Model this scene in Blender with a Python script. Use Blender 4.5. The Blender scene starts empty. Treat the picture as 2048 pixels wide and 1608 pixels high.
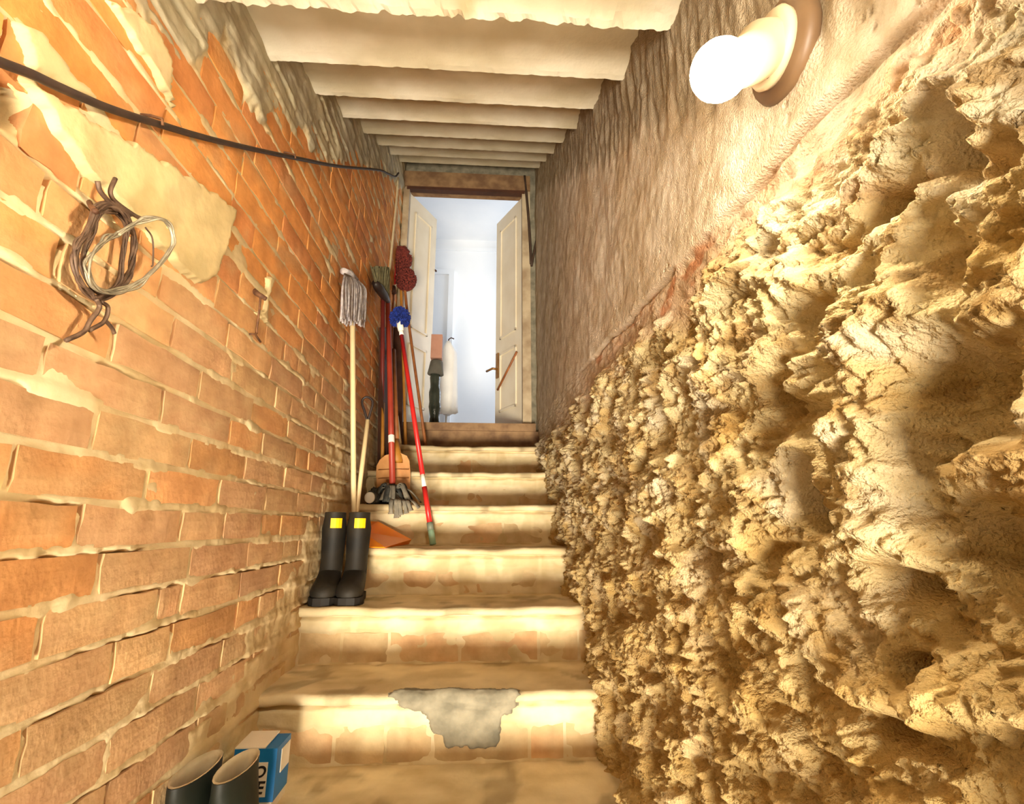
import bpy, bmesh, math, random
import numpy as np
from mathutils import Vector, Matrix

rng = np.random.default_rng(7)
random.seed(7)
SC = bpy.context.scene
COL = SC.collection

# ------------------------------------------------------------------ camera, world, exposure
FPX, PITCH, YAW, ROLL = 1022.98, 0.23590, 0.06408, 0.00166
cp, sp, cy_, sy_ = math.cos(PITCH), math.sin(PITCH), math.cos(YAW), math.sin(YAW)
CF = np.array([sy_ * cp, cy_ * cp, sp])
_R = np.array([cy_, -sy_, 0.0]); _U = np.cross(_R, CF)
CR = math.cos(ROLL) * _R + math.sin(ROLL) * _U
CU = -math.sin(ROLL) * _R + math.cos(ROLL) * _U
cd = bpy.data.cameras.new('camera'); cam = bpy.data.objects.new('camera', cd); COL.objects.link(cam)
M = Matrix(((CR[0], CU[0], -CF[0], 0), (CR[1], CU[1], -CF[1], 0), (CR[2], CU[2], -CF[2], 0), (0, 0, 0, 1)))
cam.matrix_world = M
cd.sensor_width = 36.0; cd.lens = 36.0 * FPX / 2048.0; cd.clip_start = 0.02; cd.clip_end = 60
SC.camera = cam

SC.view_settings.view_transform = 'Standard'; SC.view_settings.look = 'None'
SC.view_settings.exposure = 0.12; SC.view_settings.gamma = 1.0
SC.view_settings.use_curve_mapping = False
W = bpy.data.worlds.new('world'); SC.world = W; W.use_nodes = True
W.node_tree.nodes['Background'].inputs[0].default_value = (1.0, 0.82, 0.58, 1)
W.node_tree.nodes['Background'].inputs[1].default_value = 0.14      # even warm ambient, added as soft fill from the open lower end

WARM = (1.0, 0.85, 0.60)
SC.cycles.diffuse_bounces = 12; SC.cycles.max_bounces = 14
BULB_A, BULB_B, BULB_P = 16.0, 1140.0, 1.35      # bulb glow: base level, extra towards the tip, tightness
def area_light(name, loc, target, sx, sy, energy, color):
    ld = bpy.data.lights.new(name, 'AREA'); ld.shape = 'RECTANGLE'; ld.size = sx; ld.size_y = sy
    ld.energy = energy; ld.color = color
    o = bpy.data.objects.new(name, ld); COL.objects.link(o); o.location = loc
    o.rotation_euler = (Vector(target) - Vector(loc)).to_track_quat('-Z', 'Y').to_euler()
    return o
area_light('room_daylight_fill', (1.35, 5.3, 2.2), (-1.5, 5.2, 1.9), 1.4, 1.8, 40, (0.78, 0.88, 1.0))  # unseen area light added to stand in for assumed daylight; no window is modelled
pd_ = bpy.data.lights.new('deep_fill_light', 'POINT'); pd_.energy = 2300; pd_.color = (1.0, 0.90, 0.72); pd_.shadow_soft_size = 0.8
po_ = bpy.data.objects.new('deep_fill_light', pd_); COL.objects.link(po_); po_.location = (-0.20, -3.3, -1.85)      # unseen fill light, added below and behind the camera to brighten the far stairs

pd_ = bpy.data.lights.new('near_fill_light', 'POINT'); pd_.energy = 260; pd_.color = (1.0, 0.90, 0.72); pd_.shadow_soft_size = 0.35
po_ = bpy.data.objects.new('near_fill_light', pd_); COL.objects.link(po_); po_.location = (0.02, -2.6, -1.36)  # second unseen fill, weaker and closer, added to lift risers and treads
# ------------------------------------------------------------------ points of the photograph's view on known planes
def _ray(u, v): return CF + (u - 1024) / FPX * CR + (804 - v) / FPX * CU
def onX(u, v, X): k = _ray(u, v); return k * (X / k[0])
def onY(u, v, Y): k = _ray(u, v); return k * (Y / k[1])
def onZ(u, v, Z): k = _ray(u, v); return k * (Z / k[2])

L, RX = 0.6007, 0.392                     # left wall plane x=-L, right wall plane x=RX
Y1, D, RISE = 1.590, 0.290, 0.1837
def TZ(k): return -0.4561 + RISE * (k - 1)     # top of tread k
def TY(k): return Y1 + D * (k - 1)             # its front edge
def SOF(y): return 1.04 + (y - 0.873) * 0.6335 # mean soffit line
DOOR_Y = 3.42

# ------------------------------------------------------------------ noise
def _h(ix, iy, s):
    n = (ix.astype(np.int64) * 374761393 + iy.astype(np.int64) * 668265263 + s * 974634777) & 0x7fffffff
    n = ((n ^ (n >> 13)) * 1274126177) & 0x7fffffff
    n = ((n ^ (n >> 16)) * 1911520717) & 0x7fffffff
    return ((n ^ (n >> 15)) & 0xffffff) / float(0xffffff)
def perlin(x, y, s=0):
    x = np.asarray(x, float); y = np.asarray(y, float)
    ix, iy = np.floor(x), np.floor(y); fx, fy = x - ix, y - iy
    ux = fx * fx * fx * (fx * (fx * 6 - 15) + 10); uy = fy * fy * fy * (fy * (fy * 6 - 15) + 10)
    def g(dx, dy):
        a = _h(ix + dx, iy + dy, s) * 2 * np.pi
        return np.cos(a) * (fx - dx) + np.sin(a) * (fy - dy)
    a = g(0, 0); b = g(1, 0); c = g(0, 1); d = g(1, 1)
    return ((a + (b - a) * ux) * (1 - uy) + (c + (d - c) * ux) * uy) * 1.5
def fbm(x, y, o=4, s=0, gain=0.5):
    t = 0; a = 1.0
    for i in range(o):
        t = t + a * perlin(x * 2 ** i + 17.3 * i, y * 2 ** i - 9.1 * i, s + i); a *= gain
    return t
def ridged(x, y, o=4, s=0):
    t = 0; a = 1.0
    for i in range(o):
        t = t + a * (1 - 2 * np.abs(perlin(x * 2 ** i, y * 2 ** i, s + i))); a *= 0.5
    return t / 1.6 - 0.5
def worley(x, y, s=0):
    ix, iy = np.floor(x), np.floor(y); best = np.full(np.shape(x), 9.0); rid = np.zeros(np.shape(x))
    for dx in (-1, 0, 1):
        for dy in (-1, 0, 1):
            cx, cy = ix + dx, iy + dy
            d = np.hypot(cx + _h(cx, cy, s) - x, cy + _h(cx, cy, s + 1) - y)
            m = d < best; best = np.where(m, d, best); rid = np.where(m, _h(cx, cy, s + 2), rid)
    return best, rid
def sstep(a, b, x): t = np.clip((x - a) / (b - a), 0, 1); return t * t * (3 - 2 * t)
def lin(r, g, b):
    f = lambda c: (c / 255 / 12.92 if c <= 10 else ((c / 255 + 0.055) / 1.055) ** 2.4)
    return (f(r), f(g), f(b))
def mixc(a, b, t):
    t = np.asarray(t)[..., None]; return np.asarray(a) * (1 - t) + np.asarray(b) * t

# ------------------------------------------------------------------ materials
def new_mat(name):
    m = bpy.data.materials.new(name); m.use_nodes = True
    nt = m.node_tree; return m, nt, nt.nodes['Principled BSDF']
def surf(name, c1, c2=None, scale=12.0, rough=0.8, metal=0.0, bump=0.0, bscale=60.0, detail=6.0, lo=0.35, hi=0.65, spec=None, attr=None, amix=0.25, bdist=0.004):
    """Two-colour noise surface with fine relief; attr = base colour taken from a colour attribute instead."""
    m, nt, b = new_mat(name); N, K = nt.nodes, nt.links
    tc = N.new('ShaderNodeTexCoord')
    nz = N.new('ShaderNodeTexNoise'); nz.inputs['Scale'].default_value = scale; nz.inputs['Detail'].default_value = detail
    K.new(tc.outputs['Object'], nz.inputs['Vector'])
    mr = N.new('ShaderNodeMapRange'); mr.inputs[1].default_value = lo; mr.inputs[2].default_value = hi
    K.new(nz.outputs['Fac'], mr.inputs[0])
    mx = N.new('ShaderNodeMix'); mx.data_type = 'RGBA'
    K.new(mr.outputs[0], mx.inputs[0])
    if attr:
        at = N.new('ShaderNodeAttribute'); at.attribute_name = attr
        mu = N.new('ShaderNodeMix'); mu.data_type = 'RGBA'; mu.blend_type = 'MULTIPLY'; mu.inputs[0].default_value = amix * 2
        K.new(at.outputs['Color'], mu.inputs[6]); K.new(mx.outputs[2], mu.inputs[7])
        mx.inputs[6].default_value = (*c1, 1); mx.inputs[7].default_value = (*(c2 or c1), 1)
        K.new(mu.outputs[2], b.inputs['Base Color'])
    else:
        mx.inputs[6].default_value = (*c1, 1); mx.inputs[7].default_value = (*(c2 or c1), 1)
        K.new(mx.outputs[2], b.inputs['Base Color'])
    b.inputs['Roughness'].default_value = rough; b.inputs['Metallic'].default_value = metal
    if spec is not None: b.inputs['Specular IOR Level'].default_value = spec
    if bump:
        n2 = N.new('ShaderNodeTexNoise'); n2.inputs['Scale'].default_value = bscale; n2.inputs['Detail'].default_value = 5
        K.new(tc.outputs['Object'], n2.inputs['Vector'])
        bp = N.new('ShaderNodeBump'); bp.inputs['Strength'].default_value = bump; bp.inputs['Distance'].default_value = bdist
        K.new(n2.outputs['Fac'], bp.inputs['Height']); K.new(bp.outputs[0], b.inputs['Normal'])
    return m

MT = {}
MT['wall_left'] = surf('lime_mortar', (1, 1, 1), (0.72, 0.68, 0.60), 9, 0.9, attr='Col', amix=0.35, bump=0.35, bscale=70, spec=0.2)
MT['brick'] = surf('old_brick', (1.0, 1.0, 1.0), (0.72, 0.66, 0.60), 16, 0.85, attr='Col', amix=0.4, bump=0.45, bscale=90, spec=0.25)
MT['rock'] = surf('rough_tufa', (1, 1, 1), (0.66, 0.60, 0.50), 22, 0.93, attr='Col', amix=0.4, bump=1.0, bscale=260, spec=0.15, bdist=0.006)
MT['stone'] = surf('worn_step', (1, 1, 1), (0.74, 0.70, 0.62), 7, 0.85, attr='Col', amix=0.4, bump=0.35, bscale=80, spec=0.25)
MT['slab'] = surf('soffit_concrete', (1, 1, 1), (0.80, 0.77, 0.70), 6, 0.9, attr='Col', amix=0.4, bump=0.3, bscale=90, spec=0.2)
MT['cement'] = surf('grey_cement', lin(112, 106, 90), lin(146, 138, 118), 18, 0.9, bump=0.7, bscale=55, spec=0.2)
MT['room_white'] = surf('white_paint', (0.82, 0.82, 0.82), (0.78, 0.79, 0.80), 3, 0.6)
MT['door_cream'] = surf('cream_door_paint', lin(232, 222, 200), lin(222, 210, 186), 5, 0.45)
MT['old_wood'] = surf('grimy_old_wood', lin(112, 82, 56), lin(150, 118, 82), 14, 0.75, bump=0.3, bscale=40)
MT['jamb'] = surf('peeling_jamb', lin(150, 128, 100), lin(190, 172, 142), 9, 0.75, bump=0.3, bscale=40)
MT['cable'] = surf('black_cable', lin(44, 30, 24), lin(60, 42, 32), 30, 0.6)
MT['rust'] = surf('rusty_iron', lin(84, 54, 36), lin(118, 80, 50), 60, 0.7, metal=0.3, bump=0.3, bscale=200)
MT['wire_dark'] = surf('dark_wire', lin(78, 58, 46), lin(112, 88, 70), 60, 0.55, metal=0.3)
MT['wire_grey'] = surf('grey_wire', lin(128, 118, 100), lin(160, 150, 128), 60, 0.45, metal=0.4)
MT['rubber'] = surf('black_rubber', lin(22, 19, 16), lin(34, 29, 24), 12, 0.65, spec=0.25)
MT['rubber_dust'] = surf('dusty_black_rubber', lin(18, 15, 12), lin(44, 37, 26), 7, 0.62, spec=0.3)
MT['green_rubber'] = surf('dark_green_rubber', lin(18, 23, 14), lin(30, 25, 22), 5, 0.6, spec=0.25)
MT['lining'] = surf('pale_boot_lining', lin(206, 190, 160), lin(186, 172, 144), 18, 0.95)
MT['yellow'] = surf('yellow_label', lin(250, 205, 20), lin(246, 196, 12), 10, 0.5)
MT['mop_grey'] = surf('grey_mop_yarn', lin(150, 142, 146), lin(200, 192, 190), 50, 0.95, bump=0.8, bscale=300)
MT['pale_wood'] = surf('pale_wood_handle', lin(236, 214, 166), lin(222, 196, 146), 10, 0.55)
MT['brown_wood'] = surf('brown_wood_handle', lin(160, 98, 48), lin(132, 76, 36), 14, 0.6)
MT['ochre_wood'] = surf('ochre_wood_handle', lin(190, 130, 48), lin(170, 112, 38), 14, 0.6)
MT['dark_wood'] = surf('dark_brown_board', lin(78, 44, 26), lin(58, 32, 20), 10, 0.7, bump=0.3, bscale=50)
MT['red_plastic'] = surf('red_handle', lin(206, 44, 40), lin(190, 36, 34), 8, 0.35)
MT['brick_red'] = surf('brick_red_handle', lin(170, 62, 42), lin(150, 50, 36), 8, 0.45)
MT['maroon_red'] = surf('dark_red_handle', lin(118, 38, 32), lin(92, 30, 26), 8, 0.5)
MT['white_plastic'] = surf('white_plastic', lin(250, 246, 236), lin(244, 238, 224), 8, 0.45)
MT['grey_plastic'] = surf('grey_green_plastic', lin(110, 118, 104), lin(128, 136, 118), 8, 0.5)
MT['mint_plastic'] = surf('mint_plastic', lin(168, 206, 178), lin(156, 196, 168), 8, 0.5)
MT['orange'] = surf('orange_plastic', lin(255, 150, 24), lin(255, 138, 18), 6, 0.4)
MT['black_plastic'] = surf('black_plastic', lin(36, 26, 24), lin(46, 34, 30), 8, 0.5)
MT['maroon_fluff'] = surf('maroon_chenille', lin(130, 52, 40), lin(98, 36, 30), 60, 0.98, bump=1.0, bscale=260)
MT['blue_fluff'] = surf('blue_bristle', lin(24, 52, 150), lin(14, 34, 104), 60, 0.85, bump=1.0, bscale=260)
MT['olive'] = surf('olive_bristle', lin(120, 112, 78), lin(98, 92, 66), 60, 0.95, bump=1.0, bscale=260)
MT['rag'] = surf('grey_rag_strip', lin(146, 138, 120), lin(112, 106, 94), 25, 0.95, bump=0.5, bscale=160)
MT['rag_dark'] = surf('dark_rag', lin(52, 54, 52), lin(78, 78, 72), 25, 0.95, bump=0.5, bscale=160)
MT['spade'] = surf('tan_spade', lin(206, 150, 92), lin(186, 128, 72), 14, 0.6, bump=0.2)
MT['box_blue'] = surf('blue_card', lin(16, 112, 176), lin(12, 100, 164), 6, 0.5)
MT['box_white'] = surf('white_card', lin(236, 226, 208), lin(226, 214, 192), 12, 0.6)
MT['ink'] = surf('black_ink', lin(26, 22, 22), lin(32, 28, 26), 10, 0.6)
MT['porcelain'] = surf('cream_porcelain', lin(226, 206, 172), lin(214, 192, 156), 10, 0.35)
MT['bakelite'] = surf('brown_backplate', lin(120, 92, 64), lin(98, 74, 52), 12, 0.5)
MT['bundle_black'] = surf('glossy_black_wrap', lin(36, 40, 34), lin(58, 62, 54), 9, 0.22, bump=0.6, bscale=14, bdist=0.02)
MT['bundle_grey'] = surf('grey_cloth_cap', lin(104, 100, 90), lin(86, 82, 74), 12, 0.85)
MT['bundle_pink'] = surf('pinkish_brown_card', lin(190, 142, 122), lin(172, 124, 104), 8, 0.7)
MT['cloth_white'] = surf('white_cloth', lin(242, 240, 236), lin(232, 230, 228), 8, 0.9, bump=0.4, bscale=12, bdist=0.02)
MT['brass'] = surf('dull_brass', lin(168, 124, 70), lin(140, 100, 54), 20, 0.4, metal=0.6)
MT['dark_line'] = surf('dark_flex', lin(70, 52, 38), lin(58, 42, 32), 20, 0.7)
MT['pale_flex'] = surf('pale_flex', lin(196, 178, 142), lin(182, 164, 130), 20, 0.7)
MT['concrete_floor'] = surf('cellar_floor', lin(150, 132, 104), lin(120, 104, 80), 6, 0.9, bump=0.3)

# bulb glow
def bulb_material(axis):
    m, nt, b = new_mat('lit_bulb_glass'); N, K = nt.nodes, nt.links
    N.remove(b); out = N['Material Output']
    ge = N.new('ShaderNodeNewGeometry')
    dp = N.new('ShaderNodeVectorMath'); dp.operation = 'DOT_PRODUCT'; dp.inputs[1].default_value = axis
    K.new(ge.outputs['True Normal'], dp.inputs[0])
    mr = N.new('ShaderNodeMapRange'); mr.inputs[1].default_value = -0.2; mr.inputs[2].default_value = 1.0
    K.new(dp.outputs['Value'], mr.inputs[0])
    pw = N.new('ShaderNodeMath'); pw.operation = 'POWER'; pw.inputs[1].default_value = BULB_P; K.new(mr.outputs[0], pw.inputs[0])
    ma = N.new('ShaderNodeMath'); ma.operation = 'MULTIPLY_ADD'; ma.inputs[1].default_value = BULB_B; ma.inputs[2].default_value = BULB_A
    K.new(pw.outputs[0], ma.inputs[0])
    em = N.new('ShaderNodeEmission'); em.inputs[0].default_value = (*WARM, 1); K.new(ma.outputs[0], em.inputs[1])
    K.new(em.outputs[0], out.inputs[0])
    return m

# ------------------------------------------------------------------ object helpers
def mesh_obj(name, V, Fc, mat, parent=None, smooth=False, col=None, loc=None):
    V = np.asarray(V, float).reshape(-1, 3)
    org = np.zeros(3)
    if parent is not None: org = np.array(parent['_org'])
    elif loc is not None: org = np.array(loc, float)
    me = bpy.data.meshes.new(name)
    if isinstance(Fc, np.ndarray):
        nf = len(Fc); k = Fc.shape[1]
        me.vertices.add(len(V)); me.vertices.foreach_set('co', (V - org).ravel())
        me.loops.add(nf * k); me.loops.foreach_set('vertex_index', Fc.ravel().astype(np.int32))
        me.polygons.add(nf); me.polygons.foreach_set('loop_start', np.arange(0, nf * k, k, dtype=np.int32))
        me.update(calc_edges=True)
    else:
        me.from_pydata([tuple(v) for v in (V - org)], [], Fc)
    me.polygons.foreach_set('use_smooth', [bool(smooth)] * len(me.polygons))
    if col is not None:
        a = me.color_attributes.new('Col', 'FLOAT_COLOR', 'POINT')
        c = np.ones((len(V), 4)); c[:, :3] = col; a.data.foreach_set('color', c.ravel())
    me.materials.append(mat); me.update()
    o = bpy.data.objects.new(name, me); COL.objects.link(o)
    if parent is not None: o.parent = parent
    else: o.location = org
    o['_org'] = [float(x) for x in org]
    return o
def tag(o, label, cat, group=None):
    o['label'] = label; o['category'] = cat
    if group: o['group'] = group
    return o
def thing(name, loc, label, cat, group=None):
    o = bpy.data.objects.new(name, None); COL.objects.link(o); o.location = [float(x) for x in loc]
    o.empty_display_size = 0.05
    o['_org'] = [float(x) for x in loc]
    return tag(o, label, cat, group)

class MB:
    def __init__(s): s.v = []; s.f = []
    def add(s, V, F):
        n = len(s.v); s.v += [tuple(map(float, p)) for p in V]; s.f += [tuple(i + n for i in q) for q in F]; return s
    def box(s, a, b, jit=0.0):
        x0, y0, z0 = a; x1, y1, z1 = b
        V = [(x0, y0, z0), (x1, y0, z0), (x1, y1, z0), (x0, y1, z0), (x0, y0, z1), (x1, y0, z1), (x1, y1, z1), (x0, y1, z1)]
        if jit: V = [tuple(c + random.uniform(-jit, jit) for c in p) for p in V]
        return s.add(V, [(0, 3, 2, 1), (4, 5, 6, 7), (0, 1, 5, 4), (1, 2, 6, 5), (2, 3, 7, 6), (3, 0, 4, 7)])
    def tube(s, P, r, n=8, caps=True, flat=1.0):
        P = [np.asarray(p, float) for p in P]; m = len(P)
        R = r if hasattr(r, '__len__') else [r] * m
        T = [(P[min(i + 1, m - 1)] - P[max(i - 1, 0)]) for i in range(m)]
        T = [t / (np.linalg.norm(t) + 1e-12) for t in T]
        up = np.array([0, 0, 1.0]) if abs(T[0][2]) < 0.9 else np.array([1.0, 0, 0])
        a = np.cross(T[0], up); a /= np.linalg.norm(a)
        V = []
        for i in range(m):
            a = a - T[i] * (a @ T[i]); a /= (np.linalg.norm(a) + 1e-12); b = np.cross(T[i], a)
            for k in range(n):
                t = 2 * math.pi * k / n
                V.append(P[i] + R[i] * (math.cos(t) * a + math.sin(t) * b * flat))
        F = [(i * n + k, i * n + (k + 1) % n, (i + 1) * n + (k + 1) % n, (i + 1) * n + k) for i in range(m - 1) for k in range(n)]
        if caps: F += [tuple(range(n - 1, -1, -1)), tuple((m - 1) * n + k for k in range(n))]
        return s.add(V, F)
    def lathe(s, org, ax, prof, n=24):
        """prof: (distance along axis, radius)"""
        org = np.asarray(org, float); ax = np.asarray(ax, float); ax = ax / np.linalg.norm(ax)
        up = np.array([0, 0, 1.0]) if abs(ax[2]) < 0.9 else np.array([1.0, 0, 0])
        a = np.cross(ax, up); a /= np.linalg.norm(a); b = np.cross(ax, a)
        V = []
        for (t, r) in prof:
            for k in range(n):
                q = 2 * math.pi * k / n
                V.append(org + ax * t + r * (math.cos(q) * a + math.sin(q) * b))
        m = len(prof)
        F = [(i * n + k, i * n + (k + 1) % n, (i + 1) * n + (k + 1) % n, (i + 1) * n + k) for i in range(m - 1) for k in range(n)]
        F += [tuple(range(n - 1, -1, -1)), tuple((m - 1) * n + k for k in range(n))]
        return s.add(V, F)
    def build(s, name, mat, parent=None, smooth=False, loc=None):
        o = mesh_obj(name, s.v, s.f, mat, parent, smooth, loc=loc)
        bm = bmesh.new(); bm.from_mesh(o.data); bmesh.ops.recalc_face_normals(bm, faces=bm.faces); bm.to_mesh(o.data); bm.free()
        return o
def spline(P, n=8):
    P = [np.asarray(p, float) for p in P]; Q = [2 * P[0] - P[1]] + P + [2 * P[-1] - P[-2]]; out = []
    for i in range(1, len(Q) - 2):
        p0, p1, p2, p3 = Q[i - 1:i + 3]
        for k in range(n):
            t = k / n
            out.append(0.5 * (2 * p1 + (p2 - p0) * t + (2 * p0 - 5 * p1 + 4 * p2 - p3) * t * t + (3 * p1 - p0 - 3 * p2 + p3) * t ** 3))
    out.append(P[-1]); return out
def grid_faces(nu, nv, flip=False):
    i = np.arange(nu * nv).reshape(nu, nv)
    q = np.stack([i[:-1, :-1], i[1:, :-1], i[1:, 1:], i[:-1, 1:]], -1).reshape(-1, 4)
    return q[:, ::-1].copy() if flip else q
def poly_sd(px, py, poly):
    """signed distance, positive inside"""
    poly = np.asarray(poly, float); inside = np.zeros(px.shape, bool); d = np.full(px.shape, 1e9)
    n = len(poly)
    for i in range(n):
        x1, y1 = poly[i]; x2, y2 = poly[(i + 1) % n]
        ex, ey = x2 - x1, y2 - y1
        t = np.clip(((px - x1) * ex + (py - y1) * ey) / (ex * ex + ey * ey + 1e-12), 0, 1)
        d = np.minimum(d, np.hypot(px - x1 - t * ex, py - y1 - t * ey))
        c = ((y1 > py) != (y2 > py)) & (px < ex * (py - y1) / (ey + 1e-12) + x1)
        inside ^= c
    return np.where(inside, d, -d)

# ------------------------------------------------------------------ LEFT WALL: mortar bed, bricks, plaster
Z0, HC = 0.033, 0.0735                    # a bed joint, the course height
MORT = lin(226, 208, 168); MORT2 = lin(212, 188, 144); GREYC = lin(172, 164, 142); DUST = lin(206, 178, 134)
def cover_left(y, z):
    """how much lime wash / plaster lies over the bricks (0..1)"""
    foot = TZ(1) + (y - Y1) * RISE / D
    low = sstep(0.42, 0.02, z - foot) * sstep(0.9, 1.7, y) * 0.75
    far = sstep(1.85, 2.35, y) * sstep(0.62, 0.30, z) * 1.3
    return np.maximum(low, far)
GREY_EDGE = [(0.0, 0.60), (0.55, 0.86), (0.75, 0.87), (0.86, 0.86), (0.98, 1.08), (1.05, 1.06), (1.11, 1.02), (1.2, 1.04), (1.26, 1.114), (1.39, 1.177), (1.515, 1.29), (1.543, 1.235),
             (1.84, 1.43), (2.2, 1.70), (2.59, 1.97), (3.42, 2.45)]
def grey_edge(y): return np.interp(y, [p[0] for p in GREY_EDGE], [p[1] for p in GREY_EDGE])
def left_relief(y, z):
    row = np.floor((z - Z0) / HC); fr = (z - Z0) / HC - row
    dj = np.minimum(fr, 1 - fr) * HC                       # distance to the bed joint
    base = -0.0012 + 0.0030 * fbm(y * 9, z * 9, 3, 11) + 0.0012 * fbm(y * 40, z * 40, 3, 12)
    smear = np.clip(fbm(y * 5 + 3, z * 7, 3, 15) - 0.12, 0, 1) * 0.007
    inner = sstep(0.008, 0.016, dj)
    h = base + smear - inner * 0.0035
    h += 0.0115 * cover_left(y, z) + 0.004 * cover_left(y, z) * fbm(y * 12, z * 12, 3, 77)
    # open cracks under some bricks
    cm = sstep(0.02, 0.22, perlin(y * 3.2 + row * 7.7, row * 3.1 + 0.5, 21)) * (1 - sstep(1.4, 2.2, y) * 0.6)
    up = (1 - fr) * HC
    cw = 0.0045 + 0.004 * perlin(y * 30, row * 1.7, 22)
    h -= cm * np.exp(-((up - 0.011) / np.maximum(cw, 0.002)) ** 2) * 0.038
    # broken hole beside the cable
    hole = np.exp(-(((y - 0.560) / 0.040) ** 2 + ((z - 0.522) / 0.034) ** 2) ** 3)
    h -= hole * 0.22
    h -= 0.03 * np.exp(-(((y - 0.60) / 0.02) ** 2 + ((z - 0.655) / 0.014) ** 2) ** 2)
    g = sstep(-0.02, 0.03, z - grey_edge(y) + 0.03 * fbm(y * 14, z * 14, 3, 31))
    h += g * (0.008 + 0.001 * fbm(y * 16, z * 7, 4, 33) + 0.004 * sstep(0.2, 0.7, fbm(y * 5, z * 5, 3, 34)))
    return h, g
def col_left(y, z, g):
    c = mixc(MORT, MORT2, sstep(-0.4, 0.5, fbm(y * 5, z * 5, 4, 41)))
    c = mixc(c, DUST, cover_left(y, z) * 0.7)
    c = mixc(c, lin(170, 158, 132), np.clip(sstep(2.0, 2.5, y) * sstep(0.75, 0.3, z), 0, 1) * 0.8)
    c = mixc(c, mixc(GREYC, lin(192, 182, 152), sstep(-0.3, 0.4, fbm(y * 4, z * 4, 3, 43))), g * 0.9)
    return c
ys = [-0.7]
while ys[-1] < DOOR_Y + 0.03: ys.append(ys[-1] + (0.03 if ys[-1] < 0.3 else max(0.0048, 0.0042 * ys[-1])))
ys = np.array(ys); zs = np.concatenate([np.arange(-1.40, -0.75, 0.02), np.arange(-0.75, 1.35, 0.0047), np.arange(1.35, 2.85, 0.009)])
YY, ZZ = np.meshgrid(ys, zs, indexing='ij')
hh, gg = left_relief(YY, ZZ)
V = np.stack([-L + hh, YY, ZZ], -1).reshape(-1, 3)
wall_left = mesh_obj('wall_left', V, grid_faces(len(ys), len(zs), False), MT['wall_left'], smooth=True, col=col_left(YY, ZZ, gg).reshape(-1, 3))
wall_left['kind'] = 'structure'

TRACED = {-5: [0.809, 1.083], -4: [0.965, 1.128], -3: [0.80, 1.068, 1.149], -2: [0.895, 1.16], -1: [0.832, 1.105, 1.284, 1.50, 1.644, 1.904], 0: [0.699, 0.974, 1.239, 1.51],
          1: [0.826, 1.1, 1.359, 1.635], 2: [0.71, 0.982, 1.255, 1.446], 3: [0.829, 1.096, 1.361, 1.621], 4: [0.70, 0.978, 1.228, 1.5],
          5: [0.653, 0.918, 1.18], 7: [1.209, 1.414], 8: [1.351, 1.612, 1.902], 9: [0.59, 0.85], 10: [1.125, 1.395, 1.667, 1.934], 11: [1.142], 12: [0.93, 1.197, 1.36], 13: [1.38, 1.632, 1.887], 15: [1.532]}
CREAM = [(0.589, 0.561), (0.70, 0.597), (0.813, 0.641), (0.97, 0.69), (1.127, 0.735), (1.115, 0.66), (1.091, 0.557), (1.05, 0.50), (1.007, 0.488), (0.90, 0.497), (0.79, 0.506), (0.70, 0.515), (0.641, 0.531)]
CREAM2 = [(0.56, 0.62), (0.585, 0.64), (0.645, 0.632), (0.70, 0.635), (0.655, 0.605), (0.59, 0.585)]
CREAM3 = [(0.675, 0.80), (0.76, 0.865), (0.83, 0.86), (0.84, 0.80), (0.862, 0.78), (0.80, 0.785)]
def plaster(name, poly, th, colr, seed):
    poly = np.array(poly); a = poly.min(0) - 0.02; b = poly.max(0) + 0.02
    yy = np.arange(a[0], b[0], 0.005); zz = np.arange(a[1], b[1], 0.005)
    Yq, Zq = np.meshgrid(yy, zz, indexing='ij')
    sd = poly_sd(Yq, Zq, poly) + 0.007 * fbm(Yq * 30, Zq * 30, 3, seed)
    h = -0.012 + (th + 0.012) * sstep(-0.005, 0.004, sd) + 0.0012 * fbm(Yq * 20, Zq * 20, 3, seed + 5) * (sd > 0)
    V = np.stack([-L + h, Yq, Zq], -1).reshape(-1, 3)
    F = grid_faces(len(yy), len(zz)); keep = (sd.reshape(-1)[F] > -0.006).any(1)
    F = F[keep]; used = np.unique(F); mp = -np.ones(len(V), int); mp[used] = np.arange(len(used))
    c = mixc(colr, np.array(colr) * 0.82, sstep(-0.2, 0.6, fbm(Yq * 9, Zq * 9, 4, seed + 9))).reshape(-1, 3)
    return mesh_obj(name, V[used], mp[F], MT['wall_left'], wall_left, True, c[used])
plaster('plaster_patch', CREAM, 0.0145, lin(228, 206, 156), 51)
plaster('plaster_patch', CREAM2, 0.013, lin(226, 204, 158), 61)
plaster('plaster_patch', CREAM3, 0.013, lin(226, 204, 158), 71)
plaster('plaster_patch', [(1.30, 0.545), (1.345, 0.575), (1.352, 0.63), (1.337, 0.665), (1.385, 0.69), (1.36, 0.60), (1.37, 0.545)], 0.011, lin(226, 206, 160), 81)

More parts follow.
